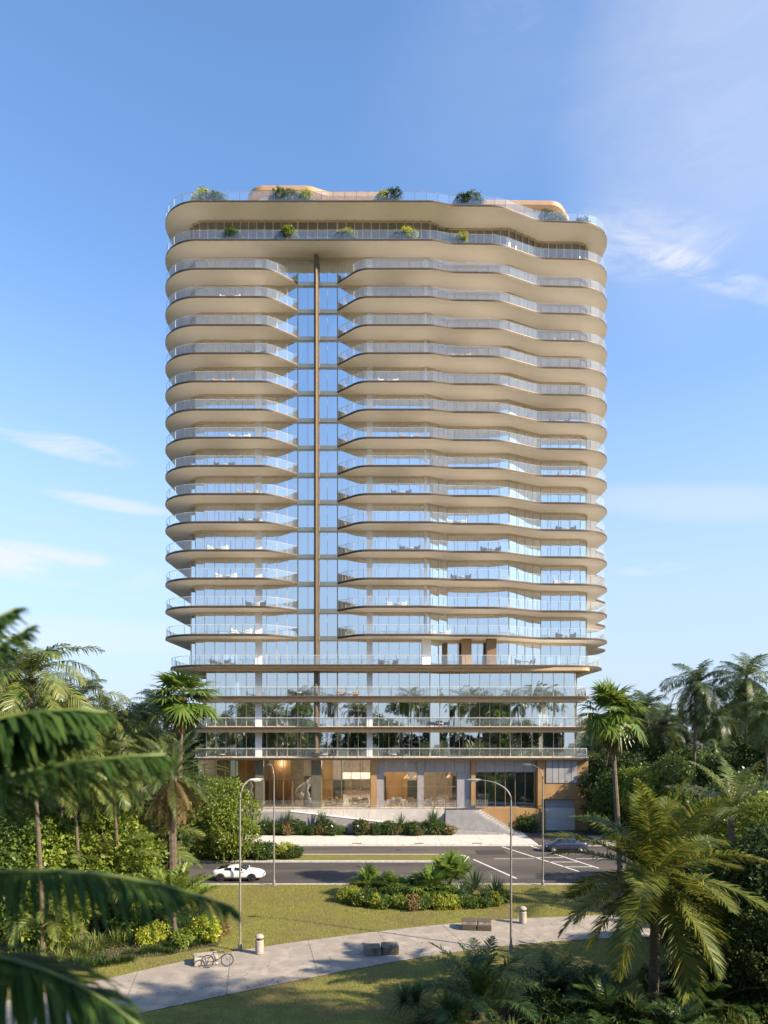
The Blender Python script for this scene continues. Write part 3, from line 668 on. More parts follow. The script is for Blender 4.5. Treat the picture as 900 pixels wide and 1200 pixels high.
def fanleaf(L_=1.0, pet=1.3, e0=40, azm=0, n=26, droop=.35, rr=rng, spread=135):
    """petiole carrying a round pleated fan"""
    a = R(azm); e = R(e0)
    D = np.array([math.cos(e)*math.cos(a), math.cos(e)*math.sin(a), math.sin(e)]); H = np.array([-math.sin(a),math.cos(a),0.]); U = np.cross(D,H); 
    if U[2] < 0: U=-U
    C = D*pet+np.array([0,0,-.12*pet*pet*math.cos(e)])
    th = np.linspace(-R(spread),R(spread),n); tilt = R(14)+rr.uniform(-.35,.35)
    Dn = nrm(D*math.cos(tilt)-U*math.sin(tilt))
    T = nrm(np.cos(th)[:,None]*Dn+np.sin(th)[:,None]*H+rr.normal(0,.05,(n,3)))
    ln = L_*(.82+.18*np.cos(th))*rr.uniform(.9,1.08,n)
    S = nrm(np.cross(T, np.cross(Dn,H)+0*T))
    V,Fc = leaflets(np.tile(C,(n,1)), T, S, ln, np.full(n, 2.1*L_*R(spread)/n*.46), np.full(n,droop)*rr.uniform(.5,1.5,n), rr)
    # petiole
    w_ = .022; b=len(V)
    V = np.concatenate([V, [H*w_, -H*w_, C-H*w_*.7, C+H*w_*.7]],0); Fc = np.concatenate([Fc, [[b,b+1,b+2,b+3]]],0)
    return V,Fc
def crown_coco(nf=22, L_=4.2, emin=-35, emax=78, n=40, ll=.95, seed=1, bend=(70,110), wd=.06, drop=.8, vee=.2):
    rr = np.random.RandomState(seed); parts=[]
    for i in range(nf):
        u = i/(nf-1); e0 = emax+(emin-emax)*u**1.1+rr.uniform(-7,7)
        parts.append(frond(L_*rr.uniform(.85,1.08)*(.75+.25*min(1,u*3)), n, ll, e0, rr.uniform(*bend)*(.55+.45*(1-abs(u-.4))), i*137.5+rr.uniform(-12,12), wd, drop, vee, rr=rr, tw=rr.uniform(-25,25), swing=rr.uniform(-14,14)))
    return merge(parts)
def crown_fan(nf=34, L_=.95, pet=1.4, seed=1, emin=-55, emax=82, n=24, droop=.5):
    rr = np.random.RandomState(seed); parts=[]
    for i in range(nf):
        u=i/(nf-1); parts.append(fanleaf(L_*rr.uniform(.8,1.12), pet*rr.uniform(.5,1.12)*(.8+.2*u), emax+(emin-emax)*u+rr.uniform(-20,20), i*137.5+rr.uniform(-10,10), n, droop*(.5+u), rr))
    return merge(parts)
def rosette(n=40, L_=.9, wd=.06, emin=5, emax=85, droop=.5, seed=1, rad=.05, h=0):
    """strap-shaped leaves from one base"""
    rr = np.random.RandomState(seed); a = np.arange(n)*2.3999+rr.uniform(-.2,.2,n); e = R(emax)+(R(emin)-R(emax))*np.linspace(0,1,n)+rr.normal(0,.08,n)
    T = np.stack([np.cos(e)*np.cos(a),np.cos(e)*np.sin(a),np.sin(e)],1); S = np.stack([-np.sin(a),np.cos(a),0*a],1)
    P = np.stack([np.cos(a)*rad,np.sin(a)*rad,0*a+h],1)
    return leaflets(P,T,S,L_*rr.uniform(.75,1.1,n),np.full(n,wd),np.full(n,droop)*np.cos(e)**.5*1.0,rr)
def clump(blobs, nt_, leaf=.16, seed=1, per=7, asp=.5, inner=.25, up=.35, twig=.22):
    """leafy mass: twigs spread over lumpy blobs, each carrying several separate leaves; blobs = (x,y,z,rx,ry,rz)"""
    rr = np.random.RandomState(seed); bl = np.array(blobs,float); vol = bl[:,3]*bl[:,4]*bl[:,5]; pr = vol**(2/3); pr/=pr.sum()
    k = rr.choice(len(bl), nt_, p=pr); D = nrm(rr.normal(0,1,(nt_,3)))
    # lumps: several random bumps on each direction
    bump = np.zeros(nt_)
    for j in range(9):
        q = nrm(rr.normal(0,1,3)); bump += rr.uniform(.06,.16)*np.maximum(0, D@q)**6*(1.8)
    rad = (1-inner*rr.rand(nt_)**2.2)*(.88+bump); C = bl[k,:3]+D*bl[k,3:]*rad[:,None]
    keep = np.ones(nt_,bool)
    for b in bl:       # drop twigs buried deep inside another blob
        q = (C-b[:3])/b[3:]; keep &= ~((q**2).sum(1) < .45)
    keep &= C[:,2] > .02
    C = C[keep]; D = D[keep]; m = len(C)
    Cc = np.repeat(C,per,0); Dd = np.repeat(D,per,0); n = len(Cc)
    Cc = Cc+rr.normal(0,1,(n,3))*twig*.5
    T = nrm(Dd*.55+rr.normal(0,.75,(n,3))+np.array([0,0,up])); q = nrm(rr.normal(0,1,(n,3))); Nn = nrm(Dd*.5+np.array([0,0,.6])+q*.7); S = nrm(np.cross(T,Nn))
    ln = leaf*rr.uniform(.6,1.25,n); wdt = ln*asp
    return leaflets(Cc,T,S,ln,wdt,rr.uniform(.1,.7,n),rr)
def limbs(targets, base=(0,0,0), r=.14, fork=.3):
    g = MB(); rr = random.Random(3)
    b = Vector(base)
    for t in targets:
        t = Vector(t); m = b+(t-b)*.45+Vector((rr.uniform(-.15,.15),rr.uniform(-.15,.15),.1))*(t-b).length*.5
        g.tube([b, b+(Vector((0,0,1))*(t-b).length*fork), m, t], [r, r*.75, r*.5, r*.15], 6)
    return g
def foliage(name, VF, m, parent): 
    me = npmesh(name, VF[0], VF[1], 4); me.materials.append(M[m]); return link(name, me, parent)
def trunk_mb(h, r0, r1, lean=(0,0), rings=14, flare=1.5, wob=.03, sides=10, curve=1.6):
    g = MB(); P=[]; Rr=[]
    for i in range(rings*2+1):
        t=i/(rings*2); P.append((lean[0]*t**curve+wob*math.sin(t*7), lean[1]*t**curve+wob*math.cos(t*5), h*t))
        r=r0+(r1-r0)*t; r*=1+(flare-1)*max(0,1-t*8)**2; Rr.append(r*(1.06 if i%2 else .97))
    g.tube(P,Rr,sides); return g
PROTO = {}
def hidden_proto(name): return empty(name)
FIRST = {}
def place(key, maker, loc, rz=0., sc=1., label=None, cat=None, group=None, name=None):
    """the first use of a key builds the plant; later uses copy it with its parts"""
    if key not in FIRST:
        o = maker(); FIRST[key] = o; o.location = loc; o.rotation_euler=(0,0,rz); o.scale = (sc,sc,sc) if not isinstance(sc,tuple) else sc
    else:
        o = dup(FIRST[key], loc, rz, sc)
    tag(o, label, cat, group); return o
def mk_coco(h, seed, lean=(0,0), m='coco', L_=4.2, nf=22, n=38, ll=.95, r0=.17, r1=.11, name='coconut_palm', **kw):
    def f():
        o = empty(name); trunk_mb(h, r0, r1, lean, rings=int(h*1.6)).build('trunk', M['trunk'], o, smooth=False)
        c = foliage('crown', crown_coco(nf, L_, seed=seed, n=n, ll=ll, **kw), m, o); c.location=(lean[0],lean[1],h-.05)
        g = MB()
        rr = random.Random(seed)
        for i in range(7):
            a = rr.uniform(0,6.28); g.lathe([(.02,-.13),(.10,-.07),(.12,0),(.09,.08),(.02,.13)], (lean[0]+.26*math.cos(a),lean[1]+.26*math.sin(a),h-.22+rr.uniform(-.12,.08)), 7)
        if L_ > 3.5 and h > 5: g.build('coconut_cluster', M['bark'], o, smooth=True)
        return o
    return f
def mk_fan(h, seed, lean=(0,0), nf=46, L_=1.15, pet=1.5, r=.2):
    def f():
        o = empty('fan_palm'); trunk_mb(h, r*1.1, r*.8, lean, rings=int(h*1.5)).build('trunk', M['trunk'], o)
        g = MB(); g.tube([(lean[0]*((h-3.0+q*3)/h)**1.6, lean[1]*((h-3.0+q*3)/h)**1.6, h-3.0+q*3.0) for q in (0,.15,.3,.5,.7,.85,.97)], [r*.9,r*1.25,r*1.1,r*1.35,r*1.2,r*1.6,r*1.0], 10); g.build('fibrous_boot', M['trunkorange'], o)
        c = foliage('crown', crown_fan(nf, L_, pet, seed, emin=-48), 'fan', o); c.location=(lean[0],lean[1],h); c.scale=(1.28,1.28,1.15)
        s = foliage('dry_skirt', crown_fan(12, L_*.85, pet*.8, seed+5, emin=-82, emax=-55, droop=.9), 'skirt', o); s.location=(lean[0],lean[1],h-.25); s.scale=(1.1,1.1,1.1)
        return o
    return f
def mk_date(h, seed, L_=3.4, nf=40, skirt=True):
    def f():
        o = empty('date_palm'); trunk_mb(h, .34, .3, (0,0), rings=int(h*2)).build('trunk', M['bark'], o)
        c = foliage('crown', crown_coco(nf, L_, seed=seed, n=46, ll=.5, emin=-20, emax=80, wd=.035, drop=.3, vee=.5, bend=(45,80)), 'cycad', o); c.location=(0,0,h)
        if skirt:
            s = foliage('dry_skirt', crown_coco(36, L_*.78, seed=seed+3, n=48, ll=.5, emin=-80, emax=-25, wd=.035, drop=.4, vee=.2, bend=(20,50)), 'skirt', o); s.location=(0,0,h-.1)
        return o
    return f
def mk_feather(seed, L_=2.2, nf=22, m='cycad', h=.5, emin=5, emax=80, ll=.42, n=34, name='cycad', wd=.04, drop=.35, bend=(50,85), r=.12):
    def f():
        o = empty(name); trunk_mb(h, r*1.2, r, (0,0), rings=4).build('trunk', M['bark'], o)
        c = foliage('fronds', crown_coco(nf, L_, seed=seed, n=n, ll=ll, emin=emin, emax=emax, wd=wd, drop=drop, vee=.45, bend=bend), m, o); c.location=(0,0,h)
        return o
    return f
def mk_fanbush(seed, L_=.75, pet=1.1, nf=26, m='fan', h=.25):
    def f():
        o = empty('low_fan_palm'); trunk_mb(h+.1, .1, .08, (0,0), rings=3).build('trunk', M['bark'], o)
        c = foliage('fronds', crown_fan(nf, L_, pet, seed, emin=0, emax=85, n=20, droop=.35), m, o); c.location=(0,0,h)
        return o
    return f
def mk_rosette(seed, n=46, L_=.9, wd=.07, m='agave', name='agave', emin=2, emax=86, droop=.3, heads=1, h=0):
    def f():
        rr = np.random.RandomState(seed); ps=[]
        for k in range(heads):
            V,Fc = rosette(n,L_*(1 if k==0 else rr.uniform(.7,1)),wd,emin,emax,droop,seed+k,h=h)
            if k: V = V+np.array([rr.uniform(-.6,.6),rr.uniform(-.5,.5),0])
            ps.append((V,Fc))
        me = npmesh(name, *merge(ps), 4); me.materials.append(M[m]); return link(name, me)
    return f
def mk_bush(blobs, n, seed, m='mid', leaf=.16, name='shrub', flowers=0, per=7, asp=.5, twig=.22, r=.09, inner=.35):
    def f():
        o = empty(name); tg = [(b[0],b[1],b[2]) for b in blobs]
        limbs(tg, r=r).build('branches', M['bark'], o)
        foliage('foliage', clump(blobs, n, leaf, seed, per, asp, twig=twig, inner=inner), m, o)
        if flowers: foliage('flowers', clump(blobs, flowers, leaf*.8, seed+9, 4, .9, inner=.03, twig=.05), 'flower', o)
        return o
    return f
def mk_tree(h, rad, n, seed, m='dark', leaf=.3, name='broadleaf_tree', tr=.22):
    def f():
        rr = np.random.RandomState(seed); bl=[]
        for i in range(13):
            a = i*2.4; q = rr.uniform(.15,.75)*rad; bl.append((q*math.cos(a),q*math.sin(a),h-rad*.2-rr.uniform(0,1.1)*rad*.9-q*.15,rad*rr.uniform(.3,.5),rad*rr.uniform(.3,.5),rad*rr.uniform(.24,.38)))
        o = empty(name)
        g = trunk_mb(h-rad*1.35, tr, tr*.7, (0,0), rings=4); g2 = limbs([b[:3] for b in bl], (0,0,h-rad*1.45), tr*.6)
        g.add(g2.v, g2.f); g.build('trunk', M['bark'], o)
        foliage('crown', clump(bl, n, leaf, seed, 6, .5, twig=.5, inner=.45), m, o)
        return o
    return f
def at_ground(x, Y): return ((x-450)*Y/F, Y, 0)

exec_plants = True
# ------------------------------------------------------------------ planting
NB = []
def hgt(y, Y): return CH+(HY-y)*Y/F
def PX(x, Y): return (x-450)*Y/F
# tall palms left
def coco_at(key, mk, x, y, Y, hproto, label, group=None, rz=0., sc=None, name=None):
    z = hgt(y, Y); s_ = z/hproto if sc is None else sc
    return place(key, mk, (PX(x,Y), Y, 0), rz, (1.,1.,s_) if False else s_, label, 'palm tree', group)
P1 = mk_coco(14, 11, (.5,.3), nf=30, L_=4.5, n=46); P2 = mk_coco(14.5, 23, (-.6,.2), nf=32, L_=4.3, n=46); P3 = mk_coco(13.5, 37, (.2,-.5), 'cocodark', 3.9, 34, n=42, emin=-60)
coco_at('c1', P1, 22, 792, 42, 14, 'tall coconut palm at the far left edge, highest crown of the left grove')
coco_at('c2', P2, 95, 832, 46, 14.5, 'coconut palm second from the left edge, yellowish fronds above the bright bushes')
coco_at('c1', P1, 141, 850, 53, 14, 'coconut palm just left of the fan palm by the tower', rz=2.)
coco_at('c2', P2, 50, 868, 38, 14.5, 'shorter coconut palm with low crown left, half behind the blurred fronds', rz=1.)
coco_at('c1', P1, 2, 842, 50, 14, 'coconut palm cut by the left frame edge, crown partly out of view', rz=3.6)
coco_at('c2', P2, 118, 892, 44, 14.5, 'low coconut palm with drooping fronds over the bright left bushes', rz=4.4, sc=.74)
coco_at('c2', P2, 70, 880, 43, 14.5, 'low coconut palm with pale fronds above the left bushes', rz=2.7, sc=.79)
coco_at('c2', P2, 95, 905, 41, 14.5, 'low coconut palm with a full crown just above the blurred middle frond', rz=.8, sc=.70)
coco_at('c1', P1, 140, 915, 43, 14, 'low coconut palm with a full crown left of the date palm skirt', rz=3.1, sc=.68)
coco_at('c1', P1, 165, 880, 56, 14, 'coconut palm directly behind the date palm', rz=4.9, sc=.80)
coco_at('c2', P2, -8, 800, 46, 14.5, 'tall coconut palm mostly cut off by the left frame edge', rz=5.6)
D = mk_fan(15.4, 3, (.35,.2), r=.2)
o = place('fan1', D, (PX(212,52)-.3,52,0), .5, (1.3,1.3,1.0), 'tall fan palm with orange fibrous trunk in front of the tower left corner', 'palm tree')
o = place('fan2', mk_fan(14.2, 27, (-.7,.1), nf=50, r=.2, L_=1.25, pet=1.6), (PX(722,50)+.3,50,0), 0, 1.0, 'tall fan palm with curved trunk in front of the tower right corner', 'palm tree')
place('date1', mk_date(9.6, 5, 4.6, 46), (PX(202,47),47,0), 0, 1., 'date palm with dry hanging skirt below the left fan palm', 'palm tree')
place('fea1', mk_feather(4, 3.3, 30, 'brightfrond', 1.7, 24, 86, .75, 40, 'young_palm', .075, .2, (22,50), .2), (PX(203,42),42,0), 0, 1., 'young spiky green palm on the left lawn edge above the dark groundcover', 'palm tree')
# coconut palms right of the tower
for i,(x,y,Y,lab,rz) in enumerate(((812,802,85,'coconut palm against the sky, left of the tall pair right of tower',0.),(872,794,83,'coconut palm against the sky, the taller of the pair right of tower',1.9),(903,836,72,'coconut palm leaning in from the right frame edge, middle height',4.),(845,842,95,'coconut palm crown between and below the tall pair on the right',3.),(780,852,92,'coconut palm low behind the left one of the tall right pair',5.))):
    coco_at('c3', P3, x, y, Y, 13.5, lab, rz=rz)
place('young', mk_coco(8.3, 44, (0,0), 'coco', 5.0, 13, 52, 1.0, .24, .18, emin=12, emax=80, bend=(35,60), name='coconut_palm'), (PX(857,45),45,0), .3, (1,1,.92), 'young palm with upright yellowish fronds below the tall pair on the right', 'palm tree')
# the large foreground palm
place('big', mk_coco(6.35, 71, (.15,0), 'bigcoco', 5.5, 34, 96, 1.2, .24, .16, emin=-42, emax=86, wd=.064, drop=.42, vee=.3, bend=(34,64), name='coconut_palm'), (PX(766,30.5),30.5,0), .9, 1., 'large coconut palm in the right foreground with ringed dark trunk', 'palm tree')
# distant palms and trees round the tower
grp = 'palms in the background grove'
k = 0
for (x,y,Y) in ((700,868,118),(722,845,108),(742,838,112),(760,826,104),(775,838,120),(795,845,112),(828,838,108),(858,850,100),(888,852,95),(750,868,96),(805,872,98),(730,880,102),(838,878,90),(876,880,88),(690,872,125),
                (165,838,95),(185,832,105),(150,852,85),(60,850,72),(105,856,80),(20,862,70),(178,862,78),(222,850,112),(128,868,70)):
    right = x > 450
    coco_at('c3' if right or k%2 else 'c2', P3, x, y, Y, 13.5 if (right or k%2) else 14.5,
        'distant palm in the grove behind the right fan palm and tall pair' if right else 'distant palm in the grove between the left palms and the tower', grp+(' right' if right else ' left'), rz=k*1.7, sc=hgt(y,Y)/13.5*.98); k += 1
T1 = mk_tree(13, 4.6, 1500, 5, 'dark', .5); T2 = mk_tree(12, 4.2, 1500, 9, 'mid', .45)
k = 0
for X_t in list(range(-112,-30,9))+list(range(-26,30,14))+list(range(34,130,9)):
    Yt = 128+rng.uniform(-8,10)
    place('t1' if k%2 else 't2', T1 if k%2 else T2, (X_t+rng.uniform(-2,2), Yt, 0), k*1.3, rng.uniform(1.1,1.35), 'dark broadleaf tree of the far tree line behind the tower', 'tree', 'trees of the far tree line'); k += 1
for (x,Y,s_) in ((20,88,.98),(80,92,1.0),(135,90,.95),(190,96,.95),(222,100,.85),(700,98,.9),(745,92,.95),(800,90,1.),(850,84,.95),(895,78,.98),(-30,75,1.),(940,80,1.)):
    left = x < 450
    place('t1' if int(x)%2 else 't2', T1, (PX(x,Y),Y,0), x*.1, s_, 'dark broadleaf tree filling the grove '+('left of the tower' if left else 'right of the tower'), 'tree', 'grove trees '+('left' if left else 'right')); k += 1
# leafy small trees and bushes
Bb = [(0,0,4.6,2.0,2.0,1.5),(1.5,.4,3.4,1.7,1.6,1.3),(-1.5,-.3,3.5,1.8,1.6,1.4),(.5,-1.3,2.6,1.8,1.6,1.5),(-.6,1.2,3.8,1.6,1.5,1.3),(1.9,-.7,1.8,1.4,1.4,1.3),(-1.9,-.6,1.7,1.5,1.4,1.3),(0,-.5,1.2,1.9,1.6,1.1)]
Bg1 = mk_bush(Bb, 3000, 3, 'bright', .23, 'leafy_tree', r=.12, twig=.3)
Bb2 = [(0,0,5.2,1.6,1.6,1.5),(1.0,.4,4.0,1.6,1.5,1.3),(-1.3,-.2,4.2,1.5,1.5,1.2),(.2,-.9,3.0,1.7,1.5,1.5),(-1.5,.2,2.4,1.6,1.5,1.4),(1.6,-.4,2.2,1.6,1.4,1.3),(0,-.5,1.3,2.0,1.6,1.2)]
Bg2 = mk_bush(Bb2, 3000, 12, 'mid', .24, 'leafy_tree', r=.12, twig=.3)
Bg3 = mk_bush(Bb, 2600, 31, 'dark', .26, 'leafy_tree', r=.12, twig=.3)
def bush(key, mk, x, Y, ytop, h0, label, rz=0., name='tree', group=None):
    s_ = hgt(ytop, Y)/h0
    return place(key, mk, (PX(x,Y),Y,0), rz, s_, label, name, group)
bush('b1', Bg1, 262, 68, 908, 6.3, 'bright green leafy tree between the left lamp post and the tower lobby', 0); bpy.context.scene.objects['leafy_tree'].scale.x *= .78
bush('b1', Bg1, 118, 47, 950, 6.3, 'bright yellow-green tree left of the date palm trunk', 1.)
bush('b2', Bg2, 60, 46, 935, 6.9, 'tall mid green leafy tree under the left coconut palms', 2.)
bush('b1', Bg1, 160, 46, 1000, 6.3, 'smaller bright bush just left of the young spiky palm', 3.)
bush('b2', Bg2, 10, 44, 955, 6.9, 'mid green leafy tree at the left edge behind the blurred fronds', 4.)
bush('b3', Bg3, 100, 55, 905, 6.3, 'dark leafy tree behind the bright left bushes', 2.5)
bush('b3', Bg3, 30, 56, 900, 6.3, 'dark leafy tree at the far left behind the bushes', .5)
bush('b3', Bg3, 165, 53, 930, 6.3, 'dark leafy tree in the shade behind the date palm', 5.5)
bush('b1', Bg1, 78, 41, 1020, 6.3, 'low bright bush in front of the left grove', 5.)
bush('b3', Bg3, 225, 72, 930, 6.3, 'dark tree by the tower left corner behind the bright leafy tree', 1.5)
bush('b2', Bg2, 236, 80, 905, 6.9, 'mid green tree half hidden behind the bright leafy tree by the tower', 3.3)
place('fea2', mk_feather(64, 4.2, 26, 'coco', 3.2, -12, 80, .95, 52, 'young_palm', .055, .5, (45,80), .2), (PX(25,40),40,0), 0, 1., 'young coconut palm low at the far left behind the blurred fronds', 'palm tree')
bush('b1', Bg1, 50, 41.5, 955, 6.3, 'bright leafy tree in front of the left coconut trunks', 1.7)
bush('b1', Bg1, 128, 44.5, 948, 6.3, 'bright leafy tree left of the date palm trunk', 4.2)
place('fea2', None, (PX(112,43),43,0), 2.2, 1.15, 'young coconut palm between the two bright left bushes', 'palm tree')
place('fea2', None, (PX(160,50),50,0), 4.0, 1.35, 'young coconut palm left of the date palm crown', 'palm tree')
place('fea2', None, (PX(62,39),39,0), 5.0, .7, 'small young coconut palm in front of the bright left bush', 'palm tree')
bush('b2', Bg2, 5, 39.5, 950, 6.9, 'mid green leafy tree at the far left over the strap plants', 1.2)
bush('b3', Bg3, 98, 43.5, 990, 6.3, 'dark low bush between the two bright left trees', 3.9)
bush('b1', Bg1, 28, 44, 925, 6.3, 'tall bright leafy tree hiding the far left palm trunks', 2.9)
bush('b2', Bg2, 88, 45.5, 925, 6.9, 'tall mid green leafy tree behind the two bright left trees', 4.4)
# right side
bush('b2', Bg2, 722, 82, 900, 6.9, 'mid green tree beside the tower right corner and garage', .3)
bush('b1', Bg1, 752, 80, 897, 6.3, 'bright rounded tree just right of the curved fan palm trunk', 2.2)
bush('b2', Bg2, 797, 53.5, 968, 6.9, 'mid green tree between the bright rounded tree and the young palm', 1.1)
bush('b1', Bg1, 856, 53.5, 935, 6.3, 'bright green tree below the young upright palm', .7)
bush('b1', Bg1, 893, 46, 925, 6.3, 'bright green tree at the right frame edge below the leaning palm', 5.1)
bush('b2', Bg2, 870, 54, 905, 6.9, 'mid green tree behind the bright tree at the right edge', 4.1)
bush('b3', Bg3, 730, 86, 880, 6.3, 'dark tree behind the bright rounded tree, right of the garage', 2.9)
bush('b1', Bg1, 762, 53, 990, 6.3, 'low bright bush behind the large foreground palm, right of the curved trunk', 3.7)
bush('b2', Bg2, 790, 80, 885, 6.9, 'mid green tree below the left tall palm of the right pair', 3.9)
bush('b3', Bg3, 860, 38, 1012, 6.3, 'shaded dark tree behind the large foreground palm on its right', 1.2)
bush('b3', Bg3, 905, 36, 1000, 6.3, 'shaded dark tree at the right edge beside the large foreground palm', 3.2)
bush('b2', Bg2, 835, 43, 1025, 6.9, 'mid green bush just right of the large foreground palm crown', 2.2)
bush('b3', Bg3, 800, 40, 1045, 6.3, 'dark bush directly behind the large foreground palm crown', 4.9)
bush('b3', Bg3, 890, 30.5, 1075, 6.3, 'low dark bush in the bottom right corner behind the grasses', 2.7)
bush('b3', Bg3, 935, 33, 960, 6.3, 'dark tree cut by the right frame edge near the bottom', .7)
# low shrubs
Sb = [(0,0,.55,.55,.5,.45),(.5,.1,.45,.45,.4,.38),(-.5,0,.42,.45,.4,.36),(.1,-.25,.35,.5,.35,.3)]
S_mid = mk_bush(Sb, 420, 2, 'mid', .12, 'shrub', r=.03, twig=.12); S_dark = mk_bush(Sb, 420, 4, 'dark', .12, 'shrub', r=.03, twig=.12)
S_yel = mk_bush(Sb, 420, 6, 'yellow', .13, 'shrub', r=.03, twig=.12); S_flo = mk_bush(Sb, 420, 8, 'dark', .13, 'shrub', 16, r=.03, twig=.12)
S_red = mk_bush(Sb, 420, 10, 'reddish', .12, 'shrub', r=.03, twig=.12); S_bri = mk_bush(Sb, 420, 14, 'bright', .14, 'shrub', r=.03, twig=.12)
S = {'mid':S_mid,'dark':S_dark,'yellow':S_yel,'flo':S_flo,'red':S_red,'bri':S_bri}
def shrub(kind, X, Y, s_, label, group=None, z=0):
    return place('s_'+kind, S[kind], (X,Y,z), rng.uniform(0,6.28), (s_,s_,s_*rng.uniform(.85,1.15)), label, 'shrub', group)
# beds of soil
def bed(pts, z=.012):
    g = MB(); g.prism(pts, -.05, z); return g
def ell(cx, cy, rx, ry, n=40, e=.06):
    return [(cx+rx*math.cos(2*PI*i/n)*(1+e*math.sin(5*i)), cy+ry*math.sin(2*PI*i/n)*(1+e*math.cos(3*i))) for i in range(n)]
struct('planting_bed', bed(ell(3.0,50.9,6.0,2.5)), M['soil'])
struct('planting_bed', bed(ell(-15.5,41.6,5.6,3.5), .014), M['soil'])
struct('planting_bed', bed(ell(-26,45,12,8), .009), M['soil'])
struct('planting_bed', bed(ell(25,46,9.5,9.5), .012), M['soil'])
struct('planting_bed', bed(ell(14,27.8,14,4.6), .016), M['soil'])
# island bed in the lawn
Fb = mk_fanbush(2); Fb2 = mk_fanbush(9, .85, 1.4, 30, 'fan', .5)
place('fb', Fb, (PX(432,52.3),52.3,0), 0, 1.6, 'low fan palm at the left end of the island bed', 'low palm')
place('fb', Fb, (PX(462,51.8),51.8,0), 2, 1.35, 'second low fan palm from the left in the island bed', 'low palm')
place('fb2', Fb2, (PX(527,53),53,0), 1, 1.6, 'tallest fan palm in the middle of the island bed', 'low palm')
place('fb2', Fb2, (PX(505,51),51,0), 3, 1.25, 'fan palm in front and left of the tallest one in the island bed', 'low palm')
place('cyc', mk_feather(8, 1.5, 30, 'agave', .5, 0, 85, .3, 30), (PX(482,52.6),52.6,0), 0, 1.1, 'grey green cycad between the low fan palms of the island bed', 'cycad')
place('aga', mk_rosette(5, 90, 1.55, .075, 'agave', 'agave', -5, 88, .15, 1, .5), (PX(557,52),52,.1), 0, 1.25, 'large spiky grey agave on the right half of the island bed', 'agave')
place('aga', None, (PX(581,50.4),50.4,.0), 1, 1.2, 'spiky agave at the right end of the island bed', 'agave')
place('aga', None, (PX(541,50),50,.0), 2, .9, 'small agave between two fan palms of the island bed', 'agave')
for i in range(19):
    t = i/18; a = PI+PI*t; X0 = 3.0+5.6*math.cos(a); Y0 = 50.9+2.15*math.sin(a)
    kd = ['yellow','yellow','mid','bri','dark','yellow','mid','bri','red','mid'][i%10]
    shrub(kd, X0, Y0, rng.uniform(.78,1.05), {'yellow':'yellow green shrub in the front hedge of the island bed','mid':'mid green shrub in the front hedge of the island bed','bri':'bright green shrub in the front hedge of the island bed','dark':'dark green shrub in the front hedge of the island bed','red':'bronze leaved shrub in the front hedge of the island bed'}[kd], 'island bed hedge shrubs, '+kd)
for i in range(11):
    X0 = 3.0+rng.uniform(-4.6,4.6); Y0 = 50.9+rng.uniform(-1,1.2); kd = ['dark','mid','dark'][i%3]
    shrub(kd, X0, Y0, rng.uniform(.9,1.3), {'dark':'dark shrub filling the inside of the island bed','mid':'mid green shrub filling the inside of the island bed'}[kd], 'island bed inner shrubs, '+kd)
# beds below the ramp wall
for i in range(30):
    X0 = -14.8+i*.78 if i < 13 else -2.9+(i-13)*.66
    if X0 > 8.2: continue
    kd = ['flo','dark','mid','flo','red'][i%5]; lr = 'left' if i < 13 else 'right'
    shrub(kd, X0, 83.2+rng.uniform(-.3,.4), rng.uniform(1.1,1.8), {'flo':'white flowering','dark':'dark green','mid':'mid green','red':'bronze leaved'}[kd]+' shrub in the '+lr+' bed below the ramp wall', 'ramp bed shrubs %s, %s'%(lr,kd))
for x, s_, l in ((338,1.45,'left big spiky plant in the left bed below the ramp'),(378,1.5,'right big spiky plant in the left bed below the ramp'),(470,1.25,'left spiky plant in the right bed below the ramp'),(508,1.6,'big spiky plant at the right end of the right bed, by the steps'),(310,1.1,'small spiky plant at the left end of the bed below the ramp')):
    place('aga', None, (PX(x,83.6),83.6,.3), x, s_, l, 'spiky plant')
shrub('dark', 17.9, 85.9, 2.0, 'dark shrub against the bronze wall left of the garage')
# median shrubs by the left leafy tree
for i in range(16):
    X0 = -21+i*.8; kd = ['dark','mid','flo','dark','yellow'][i%5]
    shrub(kd, X0, 68.2+rng.uniform(-.6,.6), rng.uniform(1.3,1.9)*(1 if i < 12 else .75), {'flo':'white flowering','dark':'dark green','mid':'mid green','yellow':'yellow green'}[kd]+' shrub at the foot of the leafy tree on the median', 'median shrubs, '+kd, z=.03)
# left bed: strappy grass plants, dark ground cover, yellow bushes
St = mk_rosette(21, 46, 1.15, .045, 'strap', 'strap_plant', 10, 84, .7, 3); Li = mk_rosette(25, 60, .5, .03, 'dark', 'lilyturf', 5, 84, .8, 2)
for i in range(46):
    X0 = -20.5+rng.uniform(0,10.6); Y0 = np.interp(X0,[-20,-14,-10],[33.0,37.8,40.8])+rng.uniform(0,1.7)
    if X0 > -10.2: continue
    place('li', Li, (X0,Y0,0), i, rng.uniform(.85,1.35), 'dark grassy tuft edging the left bed along the path', 'grass tuft', 'dark tufts edging the left bed')
for i,(x,Y) in enumerate(((20,39),(45,38),(70,37.5),(92,38.6),(112,39.6),(30,41),(80,40.6),(0,37.5),(135,40.5))):
    place('st', St, (PX(x,Y),Y,0), i*1.3, rng.uniform(1.2,1.6), 'arching strap leaved plant in the left bed behind the tufts', 'strap plant', 'strap leaved plants in the left bed')
